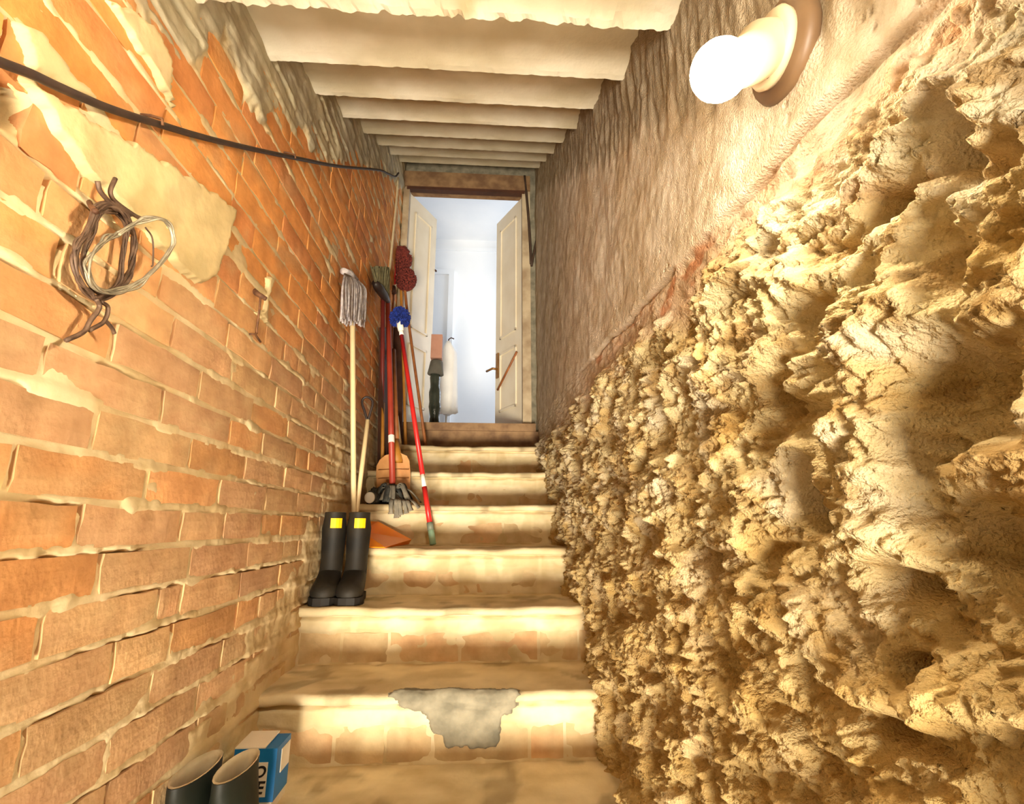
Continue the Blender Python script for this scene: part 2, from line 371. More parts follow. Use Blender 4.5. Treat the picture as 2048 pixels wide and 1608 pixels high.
ORANGE = np.array(lin(232, 162, 92)); TAN = np.array(lin(222, 182, 132)); PINK = np.array(lin(218, 172, 130)); DEEP = np.array(lin(208, 136, 88))
def brick_color(y, z):
    t = random.random()
    hi = float(np.clip((z - 0.30 - 0.12 * (y - 1)) / 0.35, 0, 1))
    c = ORANGE * hi + (TAN * (1 - t) + PINK * t) * (1 - hi)
    if hi > 0.5 and random.random() < 0.3: c = DEEP * 0.6 + c * 0.4
    if random.random() < 0.22: c = c * 0.5 + ORANGE * 0.5
    if y < 0.85 and 0.0 > z > -0.2 and random.random() < 0.5: c = ORANGE * 0.7 + PINK * 0.3
    return c * (random.uniform(0.76, 1.0) * (1 - hi) + random.uniform(0.92, 1.1) * hi)
def brick_geo(y0, y1, z0, z1, proud, seed, nu=7, nv=4):
    """one worn brick with its face towards +x; returns verts, faces, noise"""
    u = np.linspace(0, 1, nu); v = np.linspace(0, 1, nv)
    Uq, Vq = np.meshgrid(u, v, indexing='ij')
    Yq = y0 + (y1 - y0) * Uq; Zq = z0 + (z1 - z0) * Vq
    e = np.minimum(np.minimum(Uq, 1 - Uq) * (y1 - y0), np.minimum(Vq, 1 - Vq) * (z1 - z0))
    edge = (e < 1e-6)
    Yj = Yq + edge * 0.0045 * perlin(Yq * 33 + seed, Zq * 33, 5); Zj = Zq + edge * 0.0040 * perlin(Yq * 33, Zq * 33 + seed, 6)
    X = -L + proud + 0.0016 * fbm(Yq * 11 + seed, Zq * 14, 2, 7) - edge * 0.0018
    f = np.stack([X, Yj, Zj], -1).reshape(-1, 3)
    F = grid_faces(nu, nv)
    ring = [i * nv for i in range(nu)] + [(nu - 1) * nv + j for j in range(1, nv)] + [i * nv + nv - 1 for i in range(nu - 2, -1, -1)] + [j for j in range(nv - 2, 0, -1)]
    b = f[ring].copy(); b[:, 0] = -L - 0.035
    n = len(f); m = len(ring)
    S = np.array([(ring[i], n + i, n + (i + 1) % m, ring[(i + 1) % m]) for i in range(m)])
    return np.vstack([f, b]), np.vstack([F, S]), None
bricks = []
for row in range(-13, 33):
    tr = sorted(TRACED.get(row, [])); js = []
    if tr:
        a = tr[0]
        while a > 0.15: a -= random.choice([0.27, 0.27, 0.135]) + random.uniform(-0.012, 0.012); js.insert(0, a)
        for i, t in enumerate(tr):
            js.append(t)
            if i + 1 < len(tr) and tr[i + 1] - t > 0.34:
                n = round((tr[i + 1] - t) / 0.265)
                js += [t + (tr[i + 1] - t) * (k + 1) / n for k in range(int(n) - 1)]
    else: js = [0.05 + 0.135 * (row % 2) + random.uniform(-0.02, 0.02)]
    while js[-1] < DOOR_Y: js.append(js[-1] + (random.choice([0.27, 0.27, 0.27, 0.135]) if row % 2 else random.choice([0.27, 0.27, 0.135])) + random.uniform(-0.012, 0.012))
    for a, b in zip(js[:-1], js[1:]):
        z0, z1 = Z0 + row * HC, Z0 + (row + 1) * HC; yc, zc = (a + b) / 2, (z0 + z1) / 2
        if yc > DOOR_Y - 0.05: continue
        if zc < TZ(1) + (yc - Y1) * RISE / D - 0.12: continue
        if zc > grey_edge(yc) + 0.06: continue
        if 0.49 < zc < 0.57 and a < 0.604:
            if b < 0.64: continue
            a = 0.604
        d = yc * CF[1] + zc * CF[2] - L * CF[0]
        if d < 0.2: continue
        u = 1024 + FPX * (np.array([-L, b, zc]) @ CR) / max(0.2, np.array([-L, b, zc]) @ CF); vv = 804 - FPX * (np.array([-L, yc, zc]) @ CU) / d
        if u < -60 or vv > 1800 or vv < -200: continue
        area = (b - a) * L * HC / d ** 3
        bricks.append((area, a, b, z0, z1, row))
bricks.sort(key=lambda t: -t[0])
rest_v, rest_f, rest_c, off = [], [], [], 0
for i, (ar, a, b, z0, z1, row) in enumerate(bricks):
    jt = 0.0058 if (z0 < 0.42) else 0.0034
    yc = (a + b) / 2
    V, F, _ = brick_geo(a + jt, b - jt, z0 + jt + random.uniform(0, 0.002), z1 - jt + random.uniform(-0.001, 0.001), 0.0020 + random.uniform(-0.0012, 0.0012), i * 3.7)
    c = brick_color(yc, z0)
    sh = 1 + 0.16 * fbm(V[:, 1] * 14 + i, V[:, 2] * 14, 3, 91)
    cc = np.clip(c[None, :] * sh[:, None], 0, 1)
    cc = mixc(cc, DUST, np.clip(cover_left(V[:, 1], V[:, 2]) * 0.75 + 0.35 * sstep(0.1, 0.6, fbm(V[:, 1] * 6, V[:, 2] * 8, 3, 95)), 0, 1))
    if i < 300: mesh_obj('brick', V, F, MT['brick'], wall_left, False, cc)
    else: rest_v.append(V); rest_f.append(F + off); rest_c.append(cc); off += len(V)
if rest_v:
    o = mesh_obj('distant_bricks', np.vstack(rest_v), np.vstack(rest_f), MT['brick'], wall_left, False, np.vstack(rest_c)); o['kind'] = 'stuff'

# ------------------------------------------------------------------ RIGHT WALL: rough rock below, plaster above
HOLL = [(0.386, 0.10, 0.045, 0.05, 0.045), (0.37, -0.02, 0.05, 0.035, 0.04), (0.598, 0.025, 0.018, 0.034, 0.045), (0.468, -0.123, 0.011, 0.012, 0.05), (0.34, 0.30, 0.02, 0.03, 0.035),
        (0.405, 0.305, 0.03, 0.022, 0.025), (0.455, 0.29, 0.03, 0.02, 0.022), (0.60, 0.36, 0.03, 0.016, 0.02), (0.68, 0.33, 0.03, 0.014, 0.02), (0.62, 0.16, 0.022, 0.026, 0.028),
        (0.47, -0.055, 0.03, 0.018, 0.03), (0.50, -0.18, 0.05, 0.014, 0.025), (0.365, 0.215, 0.03, 0.025, 0.03), (0.52, 0.24, 0.03, 0.02, 0.02), (0.43, 0.02, 0.02, 0.03, 0.025)]
BUMP = [(0.40, 0.195, 0.08, 0.032, 0.045), (0.385, 0.045, 0.04, 0.022, 0.025), (0.505, -0.015, 0.05, 0.022, 0.032), (0.45, -0.145, 0.10, 0.022, 0.034), (0.62, 0.085, 0.03, 0.02, 0.025), (0.71, 0.34, 0.05, 0.018, 0.02), (0.60, 0.215, 0.04, 0.02, 0.022), (0.66, -0.10, 0.05, 0.02, 0.024)]
def rock_top(y): return 0.385 + 0.075 * (y - 0.4) - 0.10 * sstep(1.3, 2.6, y)
def ledge(y): return 0.487 + 0.082 * (y - 0.6) + 0.008 * perlin(y * 5, y * 0 + 2, 61)
def right_relief(y, z):
    zr = rock_top(y)
    m = sstep(-0.05, 0.05, zr - z + 0.05 * fbm(y * 6, z * 6, 3, 101) + 0.02 * fbm(y * 25, z * 25, 2, 104))
    wy = y + 0.03 * fbm(y * 7, z * 7, 2, 121); wz = z + 0.03 * fbm(y * 7, z * 7, 2, 122)
    r = 0.032 * fbm(wy * 4.5, wz * 4.5, 2, 131) + 0.018 * fbm(wy * 9, wz * 11, 3, 141, 0.6) + 0.0085 * fbm(wy * 22, wz * 25, 3, 151, 0.6) + 0.0055 * fbm(wy * 62, wz * 66, 3, 157, 0.65)
    r += 0.008 * np.abs(fbm(wy * 16 + 3, wz * 18, 3, 155, 0.6))
    # stone lumps
    w, rid = worley(wy * 13, wz * 15, 161)
    r += 0.007 * (0.5 - w) * (0.4 + rid)
    w2, rid2 = worley(wy * 34, wz * 38, 165)
    r += 0.0045 * (0.5 - w2) * (0.3 + rid2)
    w5, rid5 = worley(y * 62 + 9, z * 66, 167); r -= 0.0045 * sstep(0.40, 0.15, w5) * (rid5 > 0.55)
    # pits
    w3, rid3 = worley(y * 16 + 5, z * 18, 171)
    r -= 0.020 * sstep(0.42, 0.12, w3) * (rid3 > 0.6)
    # pick marks that run with the stair
    a = (y * 0.81 + z * 0.58); b = (-y * 0.58 + z * 0.81)
    low = sstep(0.05, -0.12, z - 0.35 * (y - 0.5))
    r += low * 0.017 * ridged(a * 4, b * 17, 2, 181)
    r += 0.0042 * fbm(y * 100, z * 100, 3, 191, 0.75)
    for (hy, hz, ry, rz, dp) in HOLL:
        q = ((y - hy) / ry) ** 2 + ((z - hz) / rz) ** 2
        r -= 1.6 * dp * np.exp(-q ** 1.6)
    for (hy, hz, ry, rz, dp) in BUMP: r += 0.8 * dp * np.exp(-((y - hy) / ry) ** 2 - ((z - hz + 0.25 * (y - hy)) / rz) ** 2)
    r += 0.012
    near_foot = TZ(1) + (y - Y1) * RISE / D
    r += 0.02 * sstep(0.25, -0.1, z - near_foot)
    # plaster
    p = 0.005 * fbm(y * 5, z * 5, 3, 201) + 0.0012 * fbm(y * 34, z * 34, 3, 205, 0.6) 
    lg = ledge(y); dl = lg - z
    band = sstep(-0.004, 0.012, dl)
    fade = sstep(2.1, 1.5, y)
    p += -band * 0.010 * fade + band * (0.004 * fbm(y * 22, z * 40, 3, 209) + 0.0035 * ridged(y * 9, z * 45, 2, 215))
    cr = sstep(-0.30, 0.15, perlin(y * 6, y * 0 + 9.5, 211))
    p -= np.exp(-((dl - 0.004) / 0.0050) ** 2) * 0.016 * cr * fade
    w4, rid4 = worley(y * 45, z * 45, 221)
    p -= 0.006 * sstep(0.22, 0.08, w4) * (rid4 > 0.80) * sstep(0.10, 0.0, z - lg - 0.02)
    # ragged mortar hanging under the soffit slabs
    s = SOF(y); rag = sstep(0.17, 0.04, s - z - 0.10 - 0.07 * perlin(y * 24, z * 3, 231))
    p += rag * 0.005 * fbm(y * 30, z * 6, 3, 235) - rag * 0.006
    return p * (1 - m) + r * m, m, band * fade, rag
ys = [-0.15]
while ys[-1] < DOOR_Y + 0.03: ys.append(ys[-1] + (0.03 if ys[-1] < 0.22 else max(0.0027, 0.0034 * ys[-1])))
ys = np.array(ys); zs = np.concatenate([np.arange(-1.40, -0.75, 0.015), np.arange(-0.75, 0.62, 0.0027), np.arange(0.62, 1.4, 0.006), np.arange(1.4, 2.9, 0.012)])
YY, ZZ = np.meshgrid(ys, zs, indexing='ij')
hh, mm, bd, rag = right_relief(YY, ZZ)
PL = mixc(lin(236, 222, 204), lin(224, 206, 182), sstep(-0.3, 0.4, fbm(YY * 3, ZZ * 3, 3, 301)))
PL = mixc(PL, lin(228, 194, 166), bd * (0.55 + 0.45 * np.clip(fbm(YY * 12, ZZ * 20, 2, 303), -1, 1)))
PL = mixc(PL, lin(206, 140, 100), bd * sstep(0.25, 0.7, fbm(YY * 9, ZZ * 16, 3, 305)) * 0.8)
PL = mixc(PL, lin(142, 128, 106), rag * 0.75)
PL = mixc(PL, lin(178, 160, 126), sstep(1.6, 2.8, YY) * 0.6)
RK = mixc(lin(222, 204, 162), lin(202, 182, 138), sstep(-0.4, 0.4, fbm(YY * 5, ZZ * 5, 4, 311)))
RK = mixc(RK, lin(212, 198, 172), sstep(0.05, 0.5, fbm(YY * 8 + 7, ZZ * 8, 3, 313)) * 0.8)
RK = mixc(RK, lin(196, 160, 92), sstep(0.1, 0.6, fbm(YY * 11, ZZ * 11 + 4, 3, 315)) * 0.6)
RK = mixc(RK, lin(198, 188, 164), sstep(0.22, 0.4, ZZ) * sstep(0.8, 0.45, YY) * 0.6)
RK = mixc(RK, lin(158, 124, 70), sstep(0.15, 0.6, fbm(YY * 16 + 3, ZZ * 16, 4, 317, 0.6)) * 0.65)
RK = mixc(RK, lin(196, 162, 100), sstep(0.15, -0.25, ZZ) * 0.6)
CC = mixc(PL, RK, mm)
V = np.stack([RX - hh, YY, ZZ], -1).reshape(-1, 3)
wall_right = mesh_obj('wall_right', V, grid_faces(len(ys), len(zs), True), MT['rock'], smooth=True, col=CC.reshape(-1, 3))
wall_right['kind'] = 'structure'

# ------------------------------------------------------------------ STAIRCASE
stair = thing('staircase', (-0.10, TY(1), -1.375), 'worn stone staircase with brick risers climbing between the brick wall and rock wall', 'stairs')
XA, XB = -L - 0.03, 0.46
def tread(k):
    yf, zt = TY(k), TZ(k); yb = TY(k + 1) + 0.06
    xs = np.linspace(XA, XB, 90); th = 0.032
    prof = [(yb, zt - th), (yf + 0.012, zt - th), (yf + 0.003, zt - th + 0.004), (yf, zt - th * 0.55), (yf + 0.003, zt - 0.008), (yf + 0.013, zt - 0.0012)]
    n2 = 14
    prof += [(yf + 0.013 + (yb - yf - 0.013) * (j + 1) / n2, zt) for j in range(n2)]
    prof = np.array(prof)
    X = np.repeat(xs[:, None], len(prof), 1); Yq = np.repeat(prof[None, :, 0], len(xs), 0).copy(); Zq = np.repeat(prof[None, :, 1], len(xs), 0).copy()
    nose = np.array([0, 1, 1, 1, 1, 1] + [0] * n2)[None, :]
    Yq += nose * (0.005 * fbm(xs * 5, xs * 0 + k * 3.3, 3, 401)[:, None] + 0.0016 * fbm(X * 40, Zq * 60 + k, 2, 402))
    wear = np.exp(-((X + 0.05) / 0.28) ** 2) * 0.006
    top = np.array([0, 0, 0, 0.6, 1, 1] + [1] * n2)[None, :]
    Zq += top * (-wear * np.exp(-((Yq - yf) / 0.12) ** 2) + 0.002 * fbm(X * 9, Yq * 9, 3, 403))
    Zq += nose * 0.004 * fbm(xs * 7, xs * 0 + k * 1.3, 3, 405)[:, None]
    V = np.stack([X, Yq, Zq], -1).reshape(-1, 3)
    c = mixc(lin(228, 210, 172), lin(206, 186, 146), sstep(-0.3, 0.5, fbm(V[:, 0] * 5, V[:, 1] * 9 + k * 5, 4, 407)))
    c = mixc(c, lin(222, 206, 168), sstep(0.03, 0.0, V[:, 1] - yf) * sstep(-0.4, 0.3, fbm(V[:, 0] * 6, V[:, 2] * 6 + k, 3, 409)) * 0.8)
    c = mixc(c, lin(140, 124, 92), sstep(0.2, 0.6, fbm(V[:, 0] * 7 + 9, V[:, 1] * 7 + k * 4, 3, 411)) * 0.6)
    return mesh_obj('tread', V, grid_faces(len(xs), len(prof)), MT['stone'], stair, True, c)
def riser(k):
    """face below tread k, standing on tread k-1"""
    y0 = TY(k) + 0.024; z0, z1 = TZ(k - 1) - 0.01, TZ(k) - 0.026
    xs = np.linspace(XA, XB, 170); zq = np.linspace(z0, z1, 28)
    Xq, Zq = np.meshgrid(xs, zq, indexing='ij'); t = (Zq - z0) / (z1 - z0)
    edge = 0.67 + 0.10 * fbm(Xq * 7, Xq * 0 + k * 5.1, 3, 421)
    up = sstep(0.05, -0.02, edge - t)                                   # the plaster strip left under the nosing
    h = -0.002 + 0.0035 * fbm(Xq * 12, Zq * 12 + k * 3, 3, 423) + 0.007 * up + 0.0035 * np.clip(fbm(Xq * 6 + k, Zq * 3, 3, 425), 0, 1)
    h += (0.006 if k >= 3 else 0.0) * sstep(-0.3, 0.2, fbm(Xq * 5 + 2 * k, Zq * 8, 3, 427))
    h += 0.010 * sstep(0.12, 0.0, t)
    h -= 0.020 * sstep(0.90, 0.93, t + 0.03 * perlin(Xq * 9, Xq * 0 + k, 433))
    V = np.stack([Xq, y0 - h, Zq], -1).reshape(-1, 3)
    c = mixc(lin(230, 214, 178), lin(210, 190, 148), sstep(-0.4, 0.4, fbm(Xq * 6, Zq * 9 + k, 4, 429)))
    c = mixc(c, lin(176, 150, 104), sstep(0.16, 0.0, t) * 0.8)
    c = mixc(c, lin(228, 212, 172), sstep(0.15, 0.5, fbm(Xq * 18, Zq * 3 + k, 2, 431)) * 0.7).reshape(-1, 3)
    rs = mesh_obj('riser', V, grid_faces(len(xs), len(zq)), MT['stone'], stair, True, c)
    x = XA + 0.02 + random.uniform(0, 0.05); i = 0
    seq = {1: [0.20, 0.14, 0.13, 0.27, 0.10, 0.13, 0.25], 2: [0.14, 0.16, 0.24, 0.27, 0.14, 0.26]}.get(k)
    while x < RX + 0.03:
        w = seq[i % len(seq)] if seq else random.choice([0.14, 0.26, 0.27, 0.14])
        zb, zt2 = TZ(k - 1) + 0.004, TZ(k - 1) + 0.098
        Vb, Fb, _ = brick_geo(x + 0.005, x + w - 0.005, zb, zt2, 0.0, k * 31 + i * 7.7, 7, 4)
        Vb = np.stack([Vb[:, 1], y0 - 0.0012 - (Vb[:, 0] + L) , Vb[:, 2]], -1)
        cb = np.array(lin(214, 186, 142)) * random.uniform(0.85, 1.02)
        if random.random() < 0.4: cb = np.array(lin(212, 172, 128)) * random.uniform(0.9, 1.05)
        cb = cb[None, :] * (1 + 0.15 * fbm(Vb[:, 0] * 16, Vb[:, 2] * 16 + k, 2, 441))[:, None]
        cb = mixc(cb, lin(214, 196, 156), np.clip(0.30 + 0.5 * fbm(Vb[:, 0] * 9, Vb[:, 2] * 12 + k, 2, 443), 0, 0.85))
        mesh_obj('brick', Vb, Fb[:, ::-1].copy(), MT['brick'], rs, False, np.clip(cb, 0, 1))
        x += w; i += 1
    return rs
for k in range(-5, 7): tread(k)
RISERS = {k: riser(k) for k in range(0, 7)}
for k in range(-5, 0):
    o = MB().box((XA, TY(k) + 0.024, TZ(k - 1) - 0.02), (XB, TY(k) + 0.06, TZ(k) - 0.03)).build('riser', MT['concrete_floor'], stair)
# grey repair on the first nosing
def cement():
    k = 1; yf, zt = TY(k), TZ(k)
    poly = [(-0.205, 0.052), (-0.165, 0.045), (-0.12, 0.036), (-0.05, 0.030), (0.02, 0.034), (0.06, 0.028), (0.118, 0.022), (0.135, 0.002), (0.113, -0.012), (0.108, -0.055), (0.078, -0.062), (0.072, -0.10), (0.06, -0.14),
            (-0.07, -0.14), (-0.095, -0.105), (-0.135, -0.08), (-0.15, -0.045), (-0.195, -0.03), (-0.222, -0.008), (-0.232, 0.01)]
    # second coordinate: distance along the step profile, from the tread (positive) over the nosing and down the riser
    xs = np.arange(-0.26, 0.17, 0.004); ss = np.arange(-0.150, 0.075, 0.004)
    Xq, Sq = np.meshgrid(xs, ss, indexing='ij')
    sd = poly_sd(Xq, Sq, poly) + 0.010 * fbm(Xq * 26, Sq * 26, 3, 451)
    h = -0.010 + 0.016 * sstep(-0.006, 0.006, sd) + 0.006 * fbm(Xq * 14, Sq * 22, 4, 453) * (sd > 0)
    # smooth profile: s>0.014 top, around the nose to a chamfer down to the riser face
    pts_s = [-0.16, -0.045, -0.008, 0.004, 0.016, 0.09]
    pts_y = [yf + 0.022, yf + 0.016, yf - 0.001, yf + 0.001, yf + 0.010, yf + 0.084]
    pts_z = [zt - 0.165, zt - 0.052, zt - 0.022, zt - 0.007, zt + 0.0005, zt + 0.0005]
    ny = [-1, -0.95, -0.9, -0.75, -0.15, 0]; nz = [0, -0.2, 0.0, 0.6, 1, 1]
    Yq = np.interp(Sq, pts_s, pts_y) + h * np.interp(Sq, pts_s, ny); Zq = np.interp(Sq, pts_s, pts_z) + h * np.interp(Sq, pts_s, nz) * np.where(Sq > 0.02, 0.35, 1)
    V = np.stack([Xq, Yq, Zq], -1).reshape(-1, 3); F = grid_faces(len(xs), len(ss))
    keep = (sd.reshape(-1)[F] > -0.006).any(1); F = F[keep]; used = np.unique(F); mp = -np.ones(len(V), int); mp[used] = np.arange(len(used))
    o = mesh_obj('cement_patch', V[used], mp[F], MT['cement'], stair, True); o['label'] = 'rough grey cement repair on the nosing and riser'
cement()

# ------------------------------------------------------------------ CEILING of stepped slabs
ceil_ = bpy.data.objects.new('ceiling', None); COL.objects.link(ceil_); ceil_['kind'] = 'structure'; ceil_['_org'] = [0, 0, 0]
def soffit_slab(i):
    yf = 0.8734 + 0.3299 * i; z = 1.0399 + 0.209 * i; yb = yf - 0.42
    if yf > DOOR_Y + 0.05: yf = DOOR_Y + 0.05
    rough = 0.0085 if i == 0 else 0.003
    xs = np.linspace(-L - 0.04, RX + 0.05, 150 if i < 3 else 70); n = 22
    prof = [(yf, z + 0.24), (yf, z + 0.10), (yf, z + 0.02), (yf - 0.002, z + 0.006), (yf - 0.006, z + 0.001)] + [(yf - 0.006 - (yf - yb - 0.006) * (j + 1) / n, z) for j in range(n)] + [(yb, z + 0.24)]
    prof = np.array(prof)
    X = np.repeat(xs[:, None], len(prof), 1); Yq = np.repeat(prof[None, :, 0], len(xs), 0).copy(); Zq = np.repeat(prof[None, :, 1], len(xs), 0).copy()
    e = np.zeros(len(prof)); e[1:8] = [0.4, 1, 1, 1, 0.7, 0.4, 0.2]; e = e[None, :]
    nz = 0.5 * fbm(X * 6, X * 0 + i * 3.7, 2, 501) + 0.7 * fbm(X * 30, X * 0 + i * 3.7, 3, 502, 0.6); nz2 = np.clip(fbm(X * 34, Yq * 20 + i, 3, 503), 0, 1)
    Yq += e * rough * (nz - 0.6 * nz2); Zq += e * rough * 0.7 * np.clip(nz2 + 0.5 * nz, 0, 1.2)
    Zq += 0.0022 * fbm(X * 6, Yq * 9 + i * 2, 3, 505) * (np.arange(len(prof)) > 4)[None, :]
    V = np.stack([X, Yq, Zq], -1).reshape(-1, 3)
    c = mixc(lin(234, 226, 206), lin(216, 206, 180), sstep(-0.4, 0.5, fbm(V[:, 0] * 3, V[:, 1] * 6 + i * 4, 4, 507)))
    if i == 0: c = mixc(c, lin(198, 172, 130), sstep(0.1, 0.6, fbm(V[:, 0] * 5, V[:, 1] * 5, 4, 509)) * 0.7)
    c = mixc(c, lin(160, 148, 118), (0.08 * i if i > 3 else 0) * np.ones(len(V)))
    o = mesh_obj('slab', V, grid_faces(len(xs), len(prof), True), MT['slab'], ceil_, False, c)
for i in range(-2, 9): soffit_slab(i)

# ------------------------------------------------------------------ END WALL with the doorway, and the bright room beyond
DXL, DXR, DZB, DZT = -0.553, 0.292, 0.655, 2.470
wb = bpy.data.objects.new('wall_back', None); COL.objects.link(wb); wb['kind'] = 'structure'; wb['_org'] = [0, 0, 0]
m = MB(); m.box((-L - 0.03, DOOR_Y + 0.02, 0.2), (DXL - 0.03, DOOR_Y + 0.14, 3.2)); m.build('left_pier', MT['cement'], wb)
m = MB(); m.box((DXR + 0.06, DOOR_Y + 0.02, 0.2), (RX + 0.12, DOOR_Y + 0.14, 3.2)); m.build('right_pier', MT['cement'], wb)
m = MB(); m.box((-L - 0.03, DOOR_Y + 0.021, DZT + 0.12), (RX + 0.12, DOOR_Y + 0.139, 3.2)); m.build('over_door', MT['cement'], wb)
door = bpy.data.objects.new('door_1', None); COL.objects.link(door); door['kind'] = 'structure'; door['_org'] = [0, 0, 0]
MB().box((DXL - 0.045, DOOR_Y - 0.02, DZB - 0.05), (DXL, DOOR_Y + 0.10, DZT + 0.02)).build('jamb', MT['jamb'], door)
MB().box((DXR, DOOR_Y - 0.02, DZB - 0.05), (DXR + 0.06, DOOR_Y + 0.10, DZT + 0.02)).build('jamb', MT['jamb'], door)
MB().box((DXL - 0.045, DOOR_Y - 0.035, DZT), (DXR + 0.06, DOOR_Y + 0.10, DZT + 0.125)).build('lintel_board', MT['old_wood'], door)
MB().box((DXL - 0.02, DOOR_Y - 0.028, DZT - 0.022), (DXR + 0.02, DOOR_Y + 0.02, DZT + 0.001)).build('lintel_lip', MT['dark_wood'], door)
MB().box((-L - 0.02, 3.325, 0.603), (RX - 0.02, DOOR_Y + 0.16, DZB)).build('threshold', MT['old_wood'], door)
MB().box((-L - 0.02, 3.342, 0.45), (RX + 0.02, DOOR_Y + 0.10, 0.604)).build('threshold_riser', MT['old_wood'], door)
def leaf(hx, fx, fy, side):
    h = np.array([hx, DOOR_Y + 0.05, 0]); e = np.array([fx, fy, 0]) - h; w = np.linalg.norm(e); e /= w
    nrm = np.array([-e[1], e[0], 0]) * side            # towards the opening's middle
    z0, z1 = DZB + 0.008, DZT - 0.012
    def bx(a, b, c, d, t0, t1):
        V = [h + e * p + nrm * t + np.array([0, 0, q]) for t in (t0, t1) for (p, q) in ((a, c), (b, c), (b, d), (a, d))]
        return V, [(0, 1, 2, 3), (7, 6, 5, 4), (0, 4, 5, 1), (1, 5, 6, 2), (2, 6, 7, 3), (3, 7, 4, 0)]
    def plate(name, a, b, c, d, t0, t1, mat, par):
        mm_ = MB(); mm_.add(*bx(a, b, c, d, t0, t1)); return mm_.build(name, mat, par)
    lf = plate('leaf', 0, w, z0, z1, -0.038, 0.0, MT['door_cream'], door)
    for (c, d) in ((z0 + 0.16, z0 + 0.62), (z0 + 0.74, z1 - 0.11)):
        a0, b0 = 0.075, w - 0.075
        fr = MB()
        for (a, b, cc_, dd_) in ((a0, b0, c, c + 0.016), (a0, b0, d - 0.016, d), (a0, a0 + 0.016, c, d), (b0 - 0.016, b0, c, d)): fr.add(*bx(a, b, cc_, dd_, 0, 0.009))
        fr.build('panel_moulding', MT['door_cream'], lf)
    return lf, h, e, nrm, w, plate
lfL = leaf(DXL, -0.382, 3.80, -1)
lf, h, e, nrm, w, plate = leaf(DXR, 0.116, 3.83, 1)
plate('lock_plate', w - 0.06, w - 0.025, 1.10, 1.30, 0.0, 0.012, MT['brass'], lf)
b0 = h + e * (w - 0.045) + np.array([0, 0, 1.17])
MB().tube([b0, b0 + nrm * 0.05, b0 + nrm * 0.055 + e * 0.09], 0.009, 8).build('door_handle', MT['brass'], lf, True)
a0 = h + e * (w - 0.06) + nrm * 0.012; a1 = h + e * 0.05 + nrm * 0.012
MB().tube([a0 + np.array([0, 0, 1.00]), a1 + np.array([0, 0, 1.22])], 0.009, 6).build('stay_bar', MT['brown_wood'], lf, True)
q = lfL[1] + lfL[2] * lfL[4] + np.array([0, 0, 2.00])
MB().tube([q, q + lfL[2] * 0.02], 0.008, 8).build('latch_bolt', MT['dark_wood'], lfL[0], True)

# room beyond
RF = DZB - 0.01
fl2 = MB().box((-2.2, DOOR_Y + 0.14, RF - 0.06), (1.6, 6.3, RF)).build('floor_room', MT['old_wood']); fl2['kind'] = 'structure'
for nm, a, b in (('wall_room_far', (-2.2, 6.2, RF), (1.6, 6.3, 3.75)), ('wall_room_left', (-2.3, DOOR_Y + 0.1, RF), (-2.2, 6.3, 3.75)), ('wall_room_right', (1.6, DOOR_Y + 0.1, RF), (1.7, 6.3, 3.75))):
    o = MB().box(a, b).build(nm, MT['room_white']); o['kind'] = 'structure'
o = MB().box((-2.3, DOOR_Y + 0.1, 3.72), (1.7, 6.3, 3.8)).build('ceiling_room', MT['room_white']); o['kind'] = 'structure'
m = MB(); m.box((-2.3, DOOR_Y + 0.13, RF), (-L - 0.02, DOOR_Y + 0.16, 3.75)); m.box((RX + 0.1, DOOR_Y + 0.13, RF), (1.7, DOOR_Y + 0.16, 3.75)); m.box((-L - 0.03, DOOR_Y + 0.141, DZT + 0.13), (RX + 0.12, DOOR_Y + 0.17, 3.75))
o = m.build('wall_room_near', MT['room_white']); o['kind'] = 'structure'
d2 = bpy.data.objects.new('door_2', None); COL.objects.link(d2); d2['kind'] = 'structure'; d2['_org'] = [0, 0, 0]
pa = onY(866, 540, 6.15); pb = onY(909, 540, 6.15)
xa, xb, zt = pb[0] - 0.85, pb[0], pb[2]
MB().box((xa, 6.165, RF), (xb - 0.06, 6.20, zt - 0.06)).build('leaf', MT['room_white'], d2)
m = MB(); m.box((xb - 0.07, 6.13, RF), (xb, 6.20, zt)); m.box((xa - 0.07, 6.13, RF), (xa, 6.20, zt)); m.box((xa, 6.13, zt - 0.07), (xb - 0.07, 6.20, zt)); m.build('frame', MT['room_white'], d2)
o = MB().box((-2.2, 6.17, 3.55), (1.6, 6.2, 3.60)).build('trim_1', MT['room_white']); o['kind'] = 'structure'

# bundle and garment inside the doorway
b0 = onY(871, 845, 3.62); b1 = onY(871, 747, 3.62); b2 = onY(876, 716, 3.62); b3 = onY(875, 672, 3.62)
t = thing('wrapped_bundle', (b0[0], 3.62, RF), 'dark glossy wrapped bundle with grey cloth cap standing inside the doorway', 'bundle')
P = []; prof = []
for i in range(13):
    s = i / 12; prof.append((s * (b1[2] - RF), 0.036 - 0.004 * math.sin(s * 9) + 0.003 * (i % 3)))
m = MB().lathe((b0[0] - 0.006, 3.62, RF), (b1[0] - b0[0] + 0.004, 0, b1[2] - RF), prof, 14); m.build('wrap', MT['bundle_black'], t, True)
MB().lathe((b1[0], 3.62, b1[2] - 0.01), (0.05, 0, 1), [(0, 0.058), (0.004, 0.060), (0.05, 0.052), (0.10, 0.045), (0.108, 0.036)], 14).build('cloth_cap', MT['bundle_grey'], t, True)
MB().box((b2[0] - 0.052, 3.585, b2[2] - 0.01), (b2[0] + 0.030, 3.655, b3[2])).build('card_sleeve', MT['bundle_pink'], t)
g0 = onY(897, 690, 4.1); g1 = onY(897, 830, 4.1)
t = thing('coat_stand', (g0[0], 4.1, RF), 'slim stand hung with a white garment in the bright room behind the wrapped bundle', 'coat stand')
m = MB(); n = 18; Vq = []; rows_ = 14
